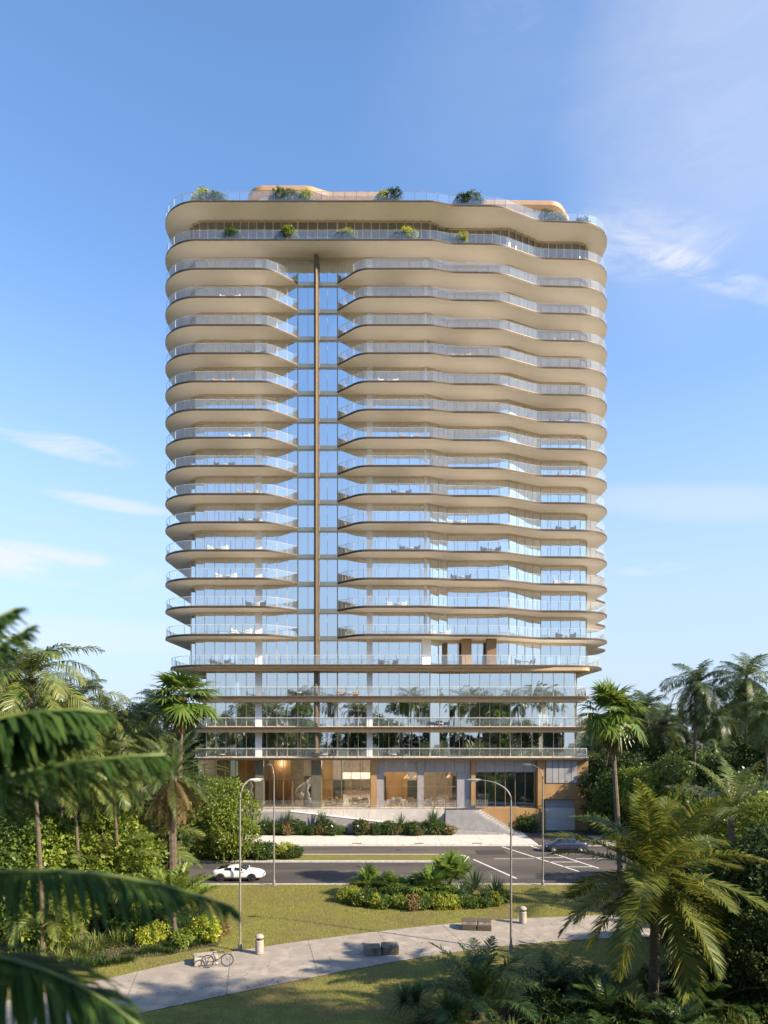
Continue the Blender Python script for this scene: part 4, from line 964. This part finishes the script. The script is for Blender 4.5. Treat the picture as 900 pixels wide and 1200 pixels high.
for x,Y,s_,kd,l in ((240,41.6,1.35,'yellow','yellow green shrub right of the young spiky palm, nearest the left lamp post'),(178,40.8,1.1,'yellow','small yellow green shrub left of the young spiky palm foot'),(215,40.6,1.0,'bri','bright shrub at the foot of the young spiky palm'),(258,42.5,.9,'red','bronze leaved shrub by the left lamp post'),(225,43.5,1.5,'dark','dark shrub behind the yellow shrub of the left bed'),(150,42,1.5,'mid','mid green shrub left of the young spiky palm'),(190,43.5,1.7,'dark','dark shrub behind the young spiky palm')):
    shrub(kd, PX(x,Y), Y, s_, l)
# bottom right foreground planting
place('fg1', mk_feather(15, 3.6, 26, 'deep', .7, 8, 84, .8, 46, 'areca_palm', .05, .5, (45,75), .15), (PX(563,30),30,0), 0, 1., 'dark feathery palm around the foot of the right lamp post, bottom centre', 'palm tree')
place('fg2', mk_feather(19, 2.6, 24, 'deep', .5, 8, 84, .6, 40, 'areca_palm', .05, .5, (45,75), .15), (PX(652,31),31,0), 0, 1., 'dark feathery palm between the lamp post palm and the large coconut palm', 'palm tree')
place('fg1', None, (PX(712,28.5),28.5,0), 2, .8, 'dark feathery palm left of the large coconut palm trunk', 'palm tree')
place('fg2', None, (PX(830,30),30,0), 3, 1.0, 'dark feathery palm right of the large coconut palm trunk', 'palm tree')
place('fg2', None, (PX(800,27.3),27.3,0), 4, .9, 'dark feathery palm on the bottom edge right of the big trunk', 'palm tree')
place('yu', mk_rosette(51, 120, 1.15, .05, 'deep', 'yucca', -25, 86, .25, 2, 1.0), (PX(488,29.8),29.8,0), 0, 1., 'spiky dark yucca at the left end of the foreground bed', 'low palm')
place('yu', None, (PX(523,29.0),29.0,0), 2, .9, 'spiky dark yucca second from the left in the foreground bed', 'low palm')
place('fan3', mk_fanbush(33, .8, .7, 34, 'cocodark', .9), (PX(690,30.5),30.5,0), 1, 1.1, 'low dark fan palm at the left foot of the large coconut palm', 'low palm')
place('fan3', None, (PX(800,31.5),31.5,0), 3, 1.1, 'low dark fan palm at the right foot of the large coconut palm', 'low palm')
place('fan3', None, (PX(742,28),28,0), 4, 1.0, 'low dark fan palm on the bottom edge in front of the big trunk', 'low palm')
Sv = mk_rosette(41, 50, 1.3, .04, 'strap', 'strap_plant', 12, 84, .75, 3)
for i,(x,Y) in enumerate(((600,28.3),(632,28.6),(585,27.9),(660,28.0),(548,28.1),(690,27.6),(855,29.2),(880,28.6),(830,28.2),(900,29.4),(770,27.4),(865,27.8))):
    place('sv', Sv, (PX(x,Y),Y,0), i*1.7, rng.uniform(.95,1.25), 'long bladed pale strap plant along the bottom edge, '+('below the lamp post palm' if x < 720 else 'right of the big trunk'), 'strap plant', 'foreground strap plants '+('left' if x < 720 else 'right'))
for i,(x,Y,kd) in enumerate(((530,27.9,'mid'),(640,29.4,'dark'),(675,29.2,'mid'),(850,31.8,'dark'),(880,31.2,'dark'),(765,29,'dark'),(820,32.6,'mid'),(700,32,'dark'),(780,33,'dark'),(895,34,'mid'))):
    shrub(kd, PX(x,Y), Y, rng.uniform(1.1,1.7), ('dark' if kd=='dark' else 'mid green')+' rounded shrub filling the foreground bed bottom right', 'foreground bed shrubs, '+kd)
# trees beside and behind the viewer: they shade the lawn and stand mirrored in the glass
for i,(X0,Y0,h) in enumerate(((17.6,18.5,17),(22,15,19),(16.5,15,18.5),(24,13,20))):
    place('c1', P1, (X0,Y0,0), i*1.1, h/14, 'coconut palm beside the park path, right of the view', 'palm tree', 'coconut palms right of the view')
for i,(X0,Y0,s_) in enumerate(((17.5,18,.9),(21,17,1.0),(13,9.5,.9))):
    place('t2', T2, (X0,Y0,0), i*1.9, s_, 'broadleaf tree beside the park path, right of the view', 'tree', 'broadleaf trees right of the view')
place('shade', mk_tree(20.5, 3.4, 1500, 15, 'mid', .3), (6.6,-1.2,0), 0, 1., 'tall unseen tree added beside the viewer to shade the near fronds', 'tree')  # unseen, added so that its crown shades the near palm fronds
for i,(X0,Y0,h) in enumerate(((-21,-8,21),(-13,-12,20),(-5,-22,18),(9,-8,21),(15,-14,19),(28,-10,22),(35,-6,20),(44,-12,22),(-36,-12,20),(52,-8,20),(22,-20,18))):
    place('c2', P2, (X0,Y0,0), i*1.1, h/14.5, 'coconut palm behind the viewer, mirrored in the lower glass', 'palm tree', 'coconut palms behind the viewer')
for i,X0 in enumerate(range(-62,64,8)):
    place('t1', T1, (X0,-22+3*math.sin(X0),0), i*1.3, rng.uniform(.9,1.3), 'broadleaf tree behind the viewer, mirrored in the lower glass', 'tree', 'broadleaf trees behind the viewer')
# the palm close to the viewer whose blurred fronds reach in from the left
fp = empty('coconut_palm', (-5.4,6.2,0)); tag(fp, 'near palm out of focus, its deep green fronds hanging in from the left edge', 'palm tree')
CZ = 11.55
trunk_mb(CZ, .2, .14, (0,0), rings=18).build('trunk', M['trunk'], fp)
rr = np.random.RandomState(5); parts = []; stems = MB()
for (L_,e0,bd,a_,tw,sw,dz,ll_,wd_) in ((3.6,28,27,-2,-12,4,0,.8,.045),(3.05,57,22,10,0,3,0,.6,.04),(2.9,66,30,16,0,3,0,.6,.04),(3.3,62,40,-10,20,3,0,.7,.07),(2.9,48,50,14,20,3,0,.75,.07),(3.3,52,60,4,0,0,0,.75,.07),
        (4.2,20,41,-4,-8,2,-.5,.72,.045),(3.75,20,66,-6,-6,3,-1.02,.95,.07),(3.6,-35,50,-30,0,0,0,.7,.07),(3.8,70,40,-30,0,0,0,.7,.07),(4,30,80,100,0,0,0,.7,.07),(4,20,80,150,0,0,0,.7,.07),(4,50,80,190,0,0,0,.7,.07),(4,20,80,230,0,0,0,.7,.07),(3.4,50,70,-50,0,0,0,.7,.07),(4,60,60,300,0,0,0,.7,.07)):
    V_, F_ = frond(L_, 125, ll_, e0, bd, a_, wd_, .85, .0, .08, tw, rr, .004, sw)
    parts.append((V_+np.array([0,0,dz]), F_))
    t = np.linspace(0,1,13); e = R(e0)-R(bd)*t**1.35; aa = R(a_)+R(sw)*t**2
    d = np.stack([np.cos(e)*np.cos(aa), np.cos(e)*np.sin(aa), np.sin(e)],1); P = np.concatenate([[[0,0,0]], np.cumsum((d[1:]+d[:-1])/2*L_/12,0)],0)
    stems.tube([(p[0],p[1],p[2]+dz+.012) for p in P], [.034*(1-.75*q)+.003 for q in t], 6)
stems.build('frond_stem', M['stem'], fp, smooth=True).location = (0,0,CZ)
fr = foliage('crown', merge(parts), 'neardeep', fp); fr.location = (0,0,CZ)

# ------------------------------------------------------------------ street lamps
def lamp(X, Y, dx, dy, label, H=8.8):
    o = empty('street_lamp', (X,Y,0)); tag(o, label, 'street lamp', 'street lamps of the park and road')
    g = MB(); g.lathe([(.12,0),(.12,.35),(.09,.42),(.072,.5),(.048,H)], (0,0,0), 14); g.build('pole', M['pole'], o, smooth=False)
    g = MB(); g.lathe([(.24,0),(.24,.03),(.18,.05)], (0,0,.0), 14); g.build('base_plate', M['pole'], o)
    g = MB(); n = 10; pts = [(dx*(1-math.cos(i/n*PI/2)), dy*(1-math.cos(i/n*PI/2)), H-.05+1.1*math.sin(i/n*PI/2)) for i in range(n+1)]
    g.tube(pts, [.055-.022*i/n for i in range(n+1)], 8); g.build('arm', M['pole'], o, smooth=True)
    t = Vector((dx,dy,0)).normalized(); s_ = Vector((-t.y,t.x,0)); c = Vector((dx,dy,H+1.05)); g = MB()
    prof = [(-.15,.05,.05),(.05,.11,.09),(.35,.16,.10),(.65,.15,.07),(.82,.07,.03)]; vs_=[]; fs=[]
    for (u,wd,ht) in prof:
        for a in range(10):
            an = 2*PI*a/10; p = c+t*u+s_*wd*math.cos(an)+Vector((0,0,1))*(ht*math.sin(an)*(1 if math.sin(an)>0 else .45)); vs_.append(tuple(p))
    for i in range(len(prof)-1):
        for a in range(10): fs.append((i*10+a,i*10+(a+1)%10,(i+1)*10+(a+1)%10,(i+1)*10+a))
    fs.append(tuple(range(10))); fs.append(tuple(range(40,50)))
    g.add(vs_,fs); h = g.build('lamp_head', M['lamphead'], o, smooth=True)
    g = MB(); q=[c+t*.12+s_*.09,c+t*.12-s_*.09,c+t*.62-s_*.09,c+t*.62+s_*.09]
    g.add([(p.x,p.y,p.z-.05) for p in q]+[(p.x,p.y,p.z-.075) for p in q],[(0,1,2,3),(4,7,6,5),(0,4,5,1),(1,5,6,2),(2,6,7,3),(3,7,4,0)]); g.build('lens', M['lens'], h)
lamp(7.33,39.4,-1.75,.35,'nearest street lamp on the right, its arm reaching left, rising behind the feathery palm')
lamp(PX(630,58.0),56.1,-.8,.9,'street lamp on the lawn edge in front of the garage')
lamp(-8.33,39.5,.55,.5,'nearest street lamp on the left, beside the bin and bicycle')
lamp(PX(321,56.1),56.1,-.4,.8,'street lamp at the kerb left of the island bed, right of the white car')

# ------------------------------------------------------------------ bins, benches, bicycle
def bin_(X, Y, label):
    o = empty('litter_bin', (X,Y,.04)); tag(o, label, 'litter bin', 'concrete bins along the path')
    MBb = MB(); MBb.lathe([(.22,0),(.24,.03),(.24,.74),(.22,.78),(.19,.78)], n=20); MBb.build('body', M['binconc'], o)
    g = MB()
    for a in (0,1,2,3): g.box(.17*math.cos(a*PI/2+.6)-.025,.17*math.cos(a*PI/2+.6)+.025,.17*math.sin(a*PI/2+.6)-.025,.17*math.sin(a*PI/2+.6)+.025,.78,.93)
    g.build('hood_post', M['pole'], o)
    g = MB(); g.lathe([(.25,.92),(.25,.97),(.21,1.05),(.12,1.10),(.01,1.12)], n=20); g.build('hood', M['binconc'], o, smooth=False)
    g = MB(); g.lathe([(.17,.70),(.17,.785),(.15,.785)], n=16); g.build('liner', M['trim'], o)
bin_(9.15,45.0,'concrete litter bin beside the dark slatted bench, right of the right lamp')
bin_(-7.1,38.9,'concrete litter bin beside the left lamp post, right of the bicycle')
def bevel(o, w_=.03, s_=2):
    b = o.modifiers.new('bevel','BEVEL'); b.width = w_; b.segments = s_; b.limit_method='ANGLE'
o = empty('park_bench', (5.95,43.9,.04), R(-6)); tag(o, 'dark slatted backless bench in two halves beside the right bin', 'bench')
for sx_ in (-1,1):
    g = MB(); x0 = .03 if sx_ > 0 else -.93; pr=[(-.55,0),(.5,0),(.55,.38),(.42,.5),(-.42,.5),(-.60,.36)]
    g.add([(x0,y,z) for y,z in pr]+[(x0+.9,y,z) for y,z in pr], [(0,1,2,3,4,5),(11,10,9,8,7,6)]+[(i,i+6,(i+1)%6+6,(i+1)%6) for i in range(6)])
    bl_ = g.build('block', M['roughstone'], o); bevel(bl_)
    g = MB()
    for q in range(9): y = -.42+q*.096; g.box(x0+.02,x0+.88,y,y+.07,.502,.545)
    for q in range(4): z = .06+q*.085; g.box(x0+.02,x0+.88,-.615+.0,-.575+.0,z,z+.06)
    g.build('slats', M['slat'], bl_)
def stonebench(X, Y, rz, label, m='roughstone', halves=2, wdt=1.0):
    o = empty('stone_bench', (X,Y,.04), rz); tag(o, label, 'bench')
    for k_ in range(halves):
        x0 = -wdt*halves/2+k_*(wdt+.02); y0 = -.06*k_; g = MB()
        g.box(x0,x0+wdt-.04,-.5+y0+.15*k_,.45+y0+.15*k_,0,.44+.03*k_); b_ = g.build('block', M[m], o); bevel(b_, .05, 3)
        g = MB(); g.lathe([(.16,0),(.22,.015),(.16,.03),(.02,.02)], (x0+wdt/2,-.03,.44+.03*k_), 10) if k_==0 and halves==2 else g.box(x0+.15,x0+wdt-.2,-.3,.3,.44+.03*k_,.46+.03*k_)
        g.build('seat_pad', M[m], b_)
stonebench(-.15,39.0,R(6),'brown rough stone bench of two blocks in the middle of the path')
stonebench(-9.75,37.4,R(18),'plain pale stone block bench behind the bicycle','binconc',1,1.3)
def ring(c, r, t, n=28, k=6):
    vs_=[]; fs=[]
    for i in range(n):
        a=2*PI*i/n
        for j in range(k):
            b=2*PI*j/k; rr_=r+t*math.cos(b); vs_.append((c[0]+rr_*math.cos(a), c[1]+t*math.sin(b), c[2]+rr_*math.sin(a)))
    for i in range(n):
        for j in range(k): fs.append((i*k+j,((i+1)%n)*k+j,((i+1)%n)*k+(j+1)%k,i*k+(j+1)%k))
    return vs_,fs
o = empty('bicycle', (-8.95,36.65,.045), R(14)); o.rotation_euler.x = R(-5); tag(o, 'dark bicycle leaning against the pale stone block on the path', 'bicycle')
for cx in (-.52,.52):
    g = MB(); g.add(*ring((cx,0,.34),.325,.018)); wh = g.build('wheel', M['rubber'], o, smooth=True)
    g = MB(); g.add(*ring((cx,0,.34),.295,.012,28,5))
    for q in range(14): a=2*PI*q/14; g.tube([(cx,0,.34),(cx+.29*math.cos(a),0,.34+.29*math.sin(a))],.0035,3)
    g.tube([(cx,-.05,.34),(cx,.05,.34)],.03,8); g.build('rim', M['chrome'], wh)
g = MB()
BBk=(-.08,0,.30); ST=(-.22,0,.78); HT_=(.33,0,.80); HB=(.38,0,.66); RA=(-.52,0,.34); FA=(.52,0,.34)
for a,b in ((BBk,ST),(ST,HT_),(BBk,HB),(HT_,HB)): g.tube([a,b],.018,7)
for yy in (-.04,.04): g.tube([(BBk[0],yy*.5,BBk[2]),(RA[0],yy,RA[2])],.01,5); g.tube([(ST[0],yy*.4,ST[2]-.03),(RA[0],yy,RA[2])],.01,5); g.tube([(HB[0],yy*.6,HB[2]),(FA[0],yy,FA[2])],.012,5)
g.build('frame', M['trim'], o)
g = MB(); g.tube([ST,(-.25,0,.90)],.013,6); g.build('seat_post', M['chrome'], o)
g = MB(); g.tube([(-.38,0,.92),(-.28,0,.93),(-.12,0,.915)],[.06,.06,.022],8); g.build('saddle', M['rubber'], o)
g = MB(); g.tube([HT_,(.31,0,.92)],.014,6); g.tube([(.16,-.27,.93),(.30,-.24,.95),(.33,0,.93),(.30,.24,.95),(.16,.27,.93)],.012,6); g.build('handlebar', M['chrome'], o)
g = MB(); g.add(*ring((BBk[0],-.05,BBk[2]),.085,.008,18,4)); g.tube([(BBk[0],-.07,BBk[2]),(BBk[0]+.12,-.07,BBk[2]-.12)],.01,5); g.tube([(BBk[0],.07,BBk[2]),(BBk[0]-.12,.07,BBk[2]+.12)],.01,5)
g.box(BBk[0]+.07,BBk[0]+.17,-.14,-.06,BBk[2]-.135,BBk[2]-.11); g.box(BBk[0]-.17,BBk[0]-.07,.06,.14,BBk[2]+.11,BBk[2]+.135); g.build('crank', M['chrome'], o)

# ------------------------------------------------------------------ cars (front towards +x)
def car(loc, rz, stations, paint, label, wheels, wr, gl_side, gl_front, gl_rear, name='parked_car', rim='rimdark'):
    o = empty(name, loc, rz); tag(o, label, 'car')
    rings=[]
    for (x,zb,belt,top,w_) in stations:
        cab = top-belt; c = min(1,max(0,(cab-.05)/.33)); rw = w_*(.90-.20*c)
        ring_=[(w_*.80,zb),(w_*.97,zb+.10),(w_,zb+(belt-zb)*.5),(w_*.985,belt-.10),(w_*.93,belt),(rw,top-.05*c-.012),(rw*.72,top-.006),(0,top+.012)]
        rings.append([(x,-y,z) for y,z in ring_]+[(x,y,z) for y,z in ring_[-2::-1]])
    n = len(rings[0]); vs_=[p for r in rings for p in r]; fs=[]
    for i in range(len(rings)-1):
        for j in range(n-1): fs.append((i*n+j,(i+1)*n+j,(i+1)*n+j+1,i*n+j+1))
        fs.append((i*n,i*n+n-1,(i+1)*n+n-1,(i+1)*n))
    fs.append(tuple(reversed(range(n)))); k_=len(rings)-1; fs.append(tuple(range(k_*n,k_*n+n)))
    g = MB(); g.add(vs_,[tuple(reversed(f)) for f in fs]); b_ = g.build('body', M[paint], o, smooth=True)
    sd = b_.modifiers.new('sub','SUBSURF'); sd.levels=1; sd.render_levels=1
    def pane(nm, i0, i1, j0, j1, sh=.06, shx=.0):
        g = MB(); vv=[]; ff=[]; ni=i1-i0; nj=j1-j0; m_=3
        P_=lambda i,j: Vector(rings[i][j])
        for a in range(ni*m_+1):
            for b in range(nj*m_+1):
                u=i0+a/m_; v=j0+b/m_
                u=min(max(u,i0+shx),i1-shx); v=min(max(v,j0+sh),j1-sh)
                ia=min(int(u),i1-1); ja=min(int(v),j1-1); fu=u-ia; fv=v-ja
                p=P_(ia,ja)*(1-fu)*(1-fv)+P_(ia+1,ja)*fu*(1-fv)+P_(ia,ja+1)*(1-fu)*fv+P_(ia+1,ja+1)*fu*fv
                nn=(P_(ia+1,ja)-P_(ia,ja)).cross(P_(ia,ja+1)-P_(ia,ja)).normalized()
                if nn.z<0: nn=-nn
                if nj==1: nn=Vector((0,p.y,.2*abs(p.y))).normalized()
                vv.append(tuple(p+nn*.012))
        w2=nj*m_+1
        for a in range(ni*m_):
            for b in range(nj*m_): ff.append((a*w2+b,(a+1)*w2+b,(a+1)*w2+b+1,a*w2+b+1))
        g.add(vv,ff); g.build(nm, M['carglass'], o, smooth=True)
    for (a,b,s0) in gl_side: pane('side_window',a,b,4,5,.12,s0); pane('side_window',a,b,9,10,.12,s0)
    pane('windscreen',*gl_front,5,9,.12,.12); pane('rear_window',*gl_rear,5,9,.12,.12)
    W = max(s[4] for s in stations)
    for wx in wheels:
        for sy in (-1,1):
            y0 = sy*(W-.205); y1 = sy*(W+.015)
            g = MB(); pr=[(wr*.6,0),(wr*.97,0),(wr,.03),(wr,.17),(wr*.97,.21),(wr*.62,.22),(wr*.6,.16)]
            vs_=[];fs=[];nn=24
            for (r,t) in pr:
                for q in range(nn): a=2*PI*q/nn; vs_.append((wx+r*math.cos(a), y0+sy*t, wr+r*math.sin(a)))
            for i in range(len(pr)-1):
                for q in range(nn): fs.append((i*nn+q,i*nn+(q+1)%nn,(i+1)*nn+(q+1)%nn,(i+1)*nn+q))
            g.add(vs_,fs); wh=g.build('wheel', M['rubber'], o)
            g = MB(); yo=y0+sy*.19
            for q in range(10): a=2*PI*q/10; g.tube([(wx,yo,wr),(wx+wr*.6*math.cos(a),yo,wr+wr*.6*math.sin(a))],.022,5)
            g.add(*[(lambda v,f:(v,f))(*ring((wx,yo,wr),wr*.61,.018,24,5))][0]); g.build('rim', M[rim], wh)
            g = MB(); ra=wr*1.13; vs_=[(wx,sy*(W*.985+.004),wr+.01)]+[(wx+ra*math.cos(a),sy*(W*.985+.004),wr+ra*math.sin(a)) for a in np.linspace(-.45,PI+.45,22)]
            g.add(vs_,[(0,i,i+1) for i in range(1,22)]); g.build('wheel_arch', M['trim'], o)
    xf=stations[-1][0]; zf=stations[-2][2]
    for sy in (-1,1):
        g = MB(); g.lathe([(.02,-.03),(.11,-.02),(.12,.02),(.02,.05)], (0,0,0), 10); g.v=[(xf-.20+z*.9, sy*W*.72+y*1.2, zf-.14+x*.75) for x,y,z in g.v]; g.build('headlight', M['headlamp'], o, smooth=True)
        g = MB(); g.box(-.015,.06,sy*W*.48,sy*W*.72,stations[0][2]-.14,stations[0][2]-.04); g.build('tail_light', M['taillamp'], o)
        g = MB(); xm=stations[gl_front[1]][0]-.18; zm=stations[gl_front[1]][2]+.06; g.tube([(xm,sy*W*.9,zm),(xm-.02,sy*(W+.1),zm+.03),(xm-.02,sy*(W+.2),zm+.04)],[.03,.06,.04],8); g.build('wing_mirror', M[paint], o, smooth=True)
        g = MB(); xx=stations[gl_side[0][1]][0]; 
        g.box(xx-.12,xx+.04,sy*W*1.0-.005,sy*W*1.0+.012,.66,.69); g.build('door_handle', M['chrome' if paint!='whitepaint' else 'whitepaint'], o)
    g = MB(); g.box(xf-.08,xf-.005+.0,-.42,.42,.30,.44); g.build('grille', M['trim'], o)
    g = MB(); g.box(wheels[0]+wr+.08,wheels[1]-wr-.08,-W*.93,W*.93,.17,.24); g.build('sill', M['trim'], o)
    return o
coupe = [(0,.46,.76,.79,.60),(.10,.32,.86,.90,.76),(.42,.24,.91,.97,.87),(.95,.22,.91,1.10,.925),(1.45,.21,.90,1.225,.94),(1.9,.20,.885,1.285,.935),(2.3,.20,.875,1.25,.925),(2.78,.20,.865,1.06,.92),(3.08,.20,.855,.91,.92),(3.5,.20,.825,.865,.925),(3.9,.20,.765,.80,.91),(4.22,.22,.66,.69,.82),(4.40,.32,.52,.55,.64)]
sedan = [(0,.45,.86,.90,.62),(.12,.30,.95,.99,.78),(.5,.24,.97,1.03,.86),(.85,.22,.97,1.14,.89),(1.25,.21,.965,1.36,.90),(1.75,.20,.955,1.44,.905),(2.35,.20,.945,1.45,.905),(2.8,.20,.935,1.38,.90),(3.35,.20,.925,1.08,.90),(3.6,.20,.915,.97,.90),(4.0,.20,.87,.91,.885),(4.4,.22,.76,.79,.80),(4.58,.32,.58,.61,.62)]
car((PX(249,58.6),58.9,-.116),0,coupe,'whitepaint','white sports coupe on the near lane, seen behind the left lamp posts',(.82,3.48),.335,((3,5,.35),(5,7,.2)),(6,8),(2,4))
car((PX(687,72.6),72.6,-.116),PI,sedan,'bluepaint','slate blue saloon car on the far lane in front of the garage drive',(.85,3.65),.33,((4,5,.1),(5,6,.12),(6,8,.1)),(7,9),(3,4),rim='rim')

# ------------------------------------------------------------------ furniture on terraces and in the lobby
def chair_m(m):
    def f():
        o = empty('lounge_chair')
        g = MB(); g.box(-.35,.35,-.35,.35,.22,.42); g.build('seat', M[m], o)
        g = MB(); g.box(-.35,.35,.25,.38,.42,.80); g.build('backrest', M[m], o)
        for s_ in (-1,1):
            g = MB(); g.box(s_*.35-.04,s_*.35+.04,-.33,.3,.42,.60); g.build('armrest', M[m], o)
            for t_ in (-1,1):
                g = MB(); g.box(s_*.3-.02,s_*.3+.02,t_*.28-.02,t_*.28+.02,0,.22); g.build('leg', M['bronze'], o)
        return o
    return f
def table_m(m, r=.5, h=.45, nm='side_table'):
    def f():
        o = empty(nm); g = MB(); g.lathe([(r,h-.04),(r,h)], n=18); g.build('tabletop', M[m], o)
        g = MB(); g.lathe([(.2,0),(.2,.02),(.04,.04),(.04,h-.041)], n=10); g.build('pedestal', M['bronze'], o); return o
    return f
CH_ = {'whiteplastic':chair_m('whiteplastic'),'darkfabric':chair_m('darkfabric'),'tanfabric':chair_m('tanfabric')}
def pset(x, lev, m, where, Yd=86.3, n=2):
    z = LV[lev]+HT; X0 = PX(x,Yd); word = {'whiteplastic':'white','darkfabric':'dark','tanfabric':'tan'}[m]
    place('ch'+m, CH_[m], (X0-.9,Yd,z), PI/2, 1., word+' lounge chair left of its table, '+where, 'chair')
    place('ch'+m, CH_[m], (X0+.9,Yd,z), -PI/2, 1., word+' lounge chair right of its table, '+where, 'chair')
    place('tb', table_m('whiteplastic'), (X0,Yd,z), 0, 1., 'round side table, '+where, 'table')
def lvl(y): return min(range(len(LV)), key=lambda i: abs(HY-(LV[i]-CH)*F/85-y))
num = ['top','second','third','fourth','fifth','sixth','seventh','eighth','ninth','tenth','eleventh','twelfth','thirteenth','fourteenth']
def wh(y, side):
    i = lvl(y)
    if i < 4: return '%s side of %s terrace above lobby'%(side, ('first','second','third','fourth')[i])
    return '%s balcony, %s from top'%(side, num[17-i])
for x,y,m,sd in ((281,512,'whiteplastic','left'),(283,743,'whiteplastic','left'),(263,545,'darkfabric','left'),(292,612,'darkfabric','left'),(265,678,'whiteplastic','left'),(258,779,'darkfabric','left'),(655,490+5,'darkfabric','far right'),(663,620,'darkfabric','far right'),(535,612,'whiteplastic','right'),(480,645,'darkfabric','right'),
                 (465,711,'whiteplastic','right'),(516,744,'whiteplastic','right'),(663,750,'darkfabric','far right'),(455,779,'darkfabric','right'),(408,816,'tanfabric','right'),(615,779,'whiteplastic','far right'),(515,852,'darkfabric','right'),(260,889,'darkfabric','left'),(461,889,'darkfabric','right'),(380,889,'darkfabric','middle'),(350,816,'darkfabric','left'),(575,645,'darkfabric','far right'),(455,447,'whiteplastic','right'),(270,348,'whiteplastic','left'),(300,414,'darkfabric','left'),(262,447,'tanfabric','left'),(290,579,'tanfabric','left'),(255,645,'whiteplastic','left'),(300,711,'darkfabric','left'),(470,348,'darkfabric','right'),(540,414,'tanfabric','right'),(660,381,'whiteplastic','far right'),(480,513,'tanfabric','right'),(665,546,'tanfabric','far right'),(470,579,'darkfabric','right'),(660,678,'whiteplastic','far right'),(540,678,'darkfabric','right')):
    yd = 86.3 if x < 500 or lvl(y) < 4 else (86.9 if x < 600 else 89.9)
    pset(x, lvl(y), m, wh(y, sd), yd)
# planters with shrubs on the roof and penthouse terraces
def planter(kd, x, lev, s_, label, Yd=85.9, ln=1.6):
    z = LV[lev]+HT; X0 = PX(x,Yd); g = MB(); g.box(-ln/2,ln/2,-.3,.3,0,.55)
    o = g.build('planter_box', [M['panelgrey']]); o.location=(X0,Yd,z); tag(o, 'planter of '+label, 'planter')
    shrub(kd, X0, Yd, s_, label, z=z+.35)
for x,kd,s_,l,Yd in ((236,'yellow',1.9,'yellow shrub at the left end of the roof edge',87.5),(247,'dark',1.4,'dark shrub beside the yellow one on the roof edge',86.6),(257,'mid',1.2,'green shrub right of the dark one, left roof edge',86.2),(326,'dark',1.25,'dark shrub on the roof edge before the peach canopy, left one',85.9),(341,'mid',1.2,'green shrub on the roof edge before the peach canopy, middle one',85.9),(357,'yellow',1.15,'yellowish shrub on the roof edge before the peach canopy, right one',85.9),
                    (447,'yellow',1.1,'yellowish shrub on the roof edge at the right end of the long canopy',85.9),(458,'dark',1.35,'dark shrub on the roof edge at the right end of the long canopy',85.9),(540,'dark',1.2,'dark shrub on the roof edge between the two canopies, left one',86.4),(552,'mid',1.3,'green shrub on the roof edge between the two canopies, right one',86.5),(640,'dark',1.5,'dark shrub on the roof in front of the small right canopy, left one',90.2),(655,'mid',1.3,'green shrub on the roof in front of the small right canopy, middle one',90.2),(683,'dark',1.3,'dark shrub at the right end of the roof edge',91.0)):
    planter(kd, x, 19, s_*1.15, l, Yd, 2.2)
for i,(x,kd,s_,Yd) in enumerate(((266,'dark',.9,85.8),(275,'mid',1.25,85.8),(330,'dark',1.0,85.8),(340,'bri',1.25,85.8),(397,'dark',.95,85.8),(407,'yellow',1.2,85.8),(465,'dark',1.0,85.8),(478,'yellow',1.25,85.8),(527,'dark',1.0,86.6),(538,'yellow',1.3,86.6),(682,'dark',1.0,91.5))):
    cw = {'dark':'dark','mid':'green','bri':'bright green','yellow':'yellow green'}[kd]
    planter(kd, x, 18, s_*1.1, cw+' shrub on the penthouse terrace, '+('first','second','third','fourth','fifth','sixth','seventh','eighth','ninth','tenth','eleventh')[i]+' from left', Yd, 1.2)
# lobby tables and seats
for i,(x,m) in enumerate(((386,'tanfabric'),(398,'tanfabric'),(414,'tanfabric'),(426,'tanfabric'),(326,'darkfabric'),(342,'tanfabric'),(458,'whiteplastic'),(470,'whiteplastic'),(483,'tanfabric'),(502,'whiteplastic'),(516,'whiteplastic'),(528,'tanfabric'))):
    yd = 90.2+(i%3)*.5
    place('ch'+m, CH_[m], (PX(x,yd),yd,LZ), i*1.9, 1.25, {'tanfabric':'tan','darkfabric':'dark','whiteplastic':'white'}[m]+' lounge chair inside the lobby, '+['first','second','third','fourth','fifth','sixth','seventh','eighth','ninth','tenth','eleventh','twelfth'][sorted([386,398,414,426,326,342,458,470,483,502,516,528]).index(x)]+' chair from the left', 'chair')
for i,(x,l) in enumerate(((392,'round table in the lobby between the first two chairs under the kitchen canopy'),(420,'round table in the lobby right of the kitchen canopy middle'),(464,'round table in the lobby under the left cone lamps'),(509,'round table in the lobby right of the grey stone column'))):
    place('ltb', table_m('wood',.6,.75,'dining_table'), (PX(x,90.7),90.7,LZ), 0, 1., l, 'table')
def statue(x, Yd, base, label):
    o = empty('sculpture', (PX(x,Yd),Yd,base)); tag(o, label, 'sculpture')
    g = MB(); g.lathe([(.45,0),(.45,.8),(.4,.85)], n=14); g.build('plinth', M['panelgrey'], o)
    g = MB(); g.tube([(0,0,.85),(.12,0,1.4),(-.08,0,2.0),(.1,0,2.6),(.0,0,3.1),(.15,0,3.5)],[.25,.42,.3,.38,.2,.06],10); g.build('figure', M['whitewall'], o, smooth=True)
statue(359,89.6,LZ+1.6-1.6,'white abstract sculpture right of the orange wood wall in the lobby')
statue(293,89.8,LZ,'white abstract sculpture behind the left lobby glass')
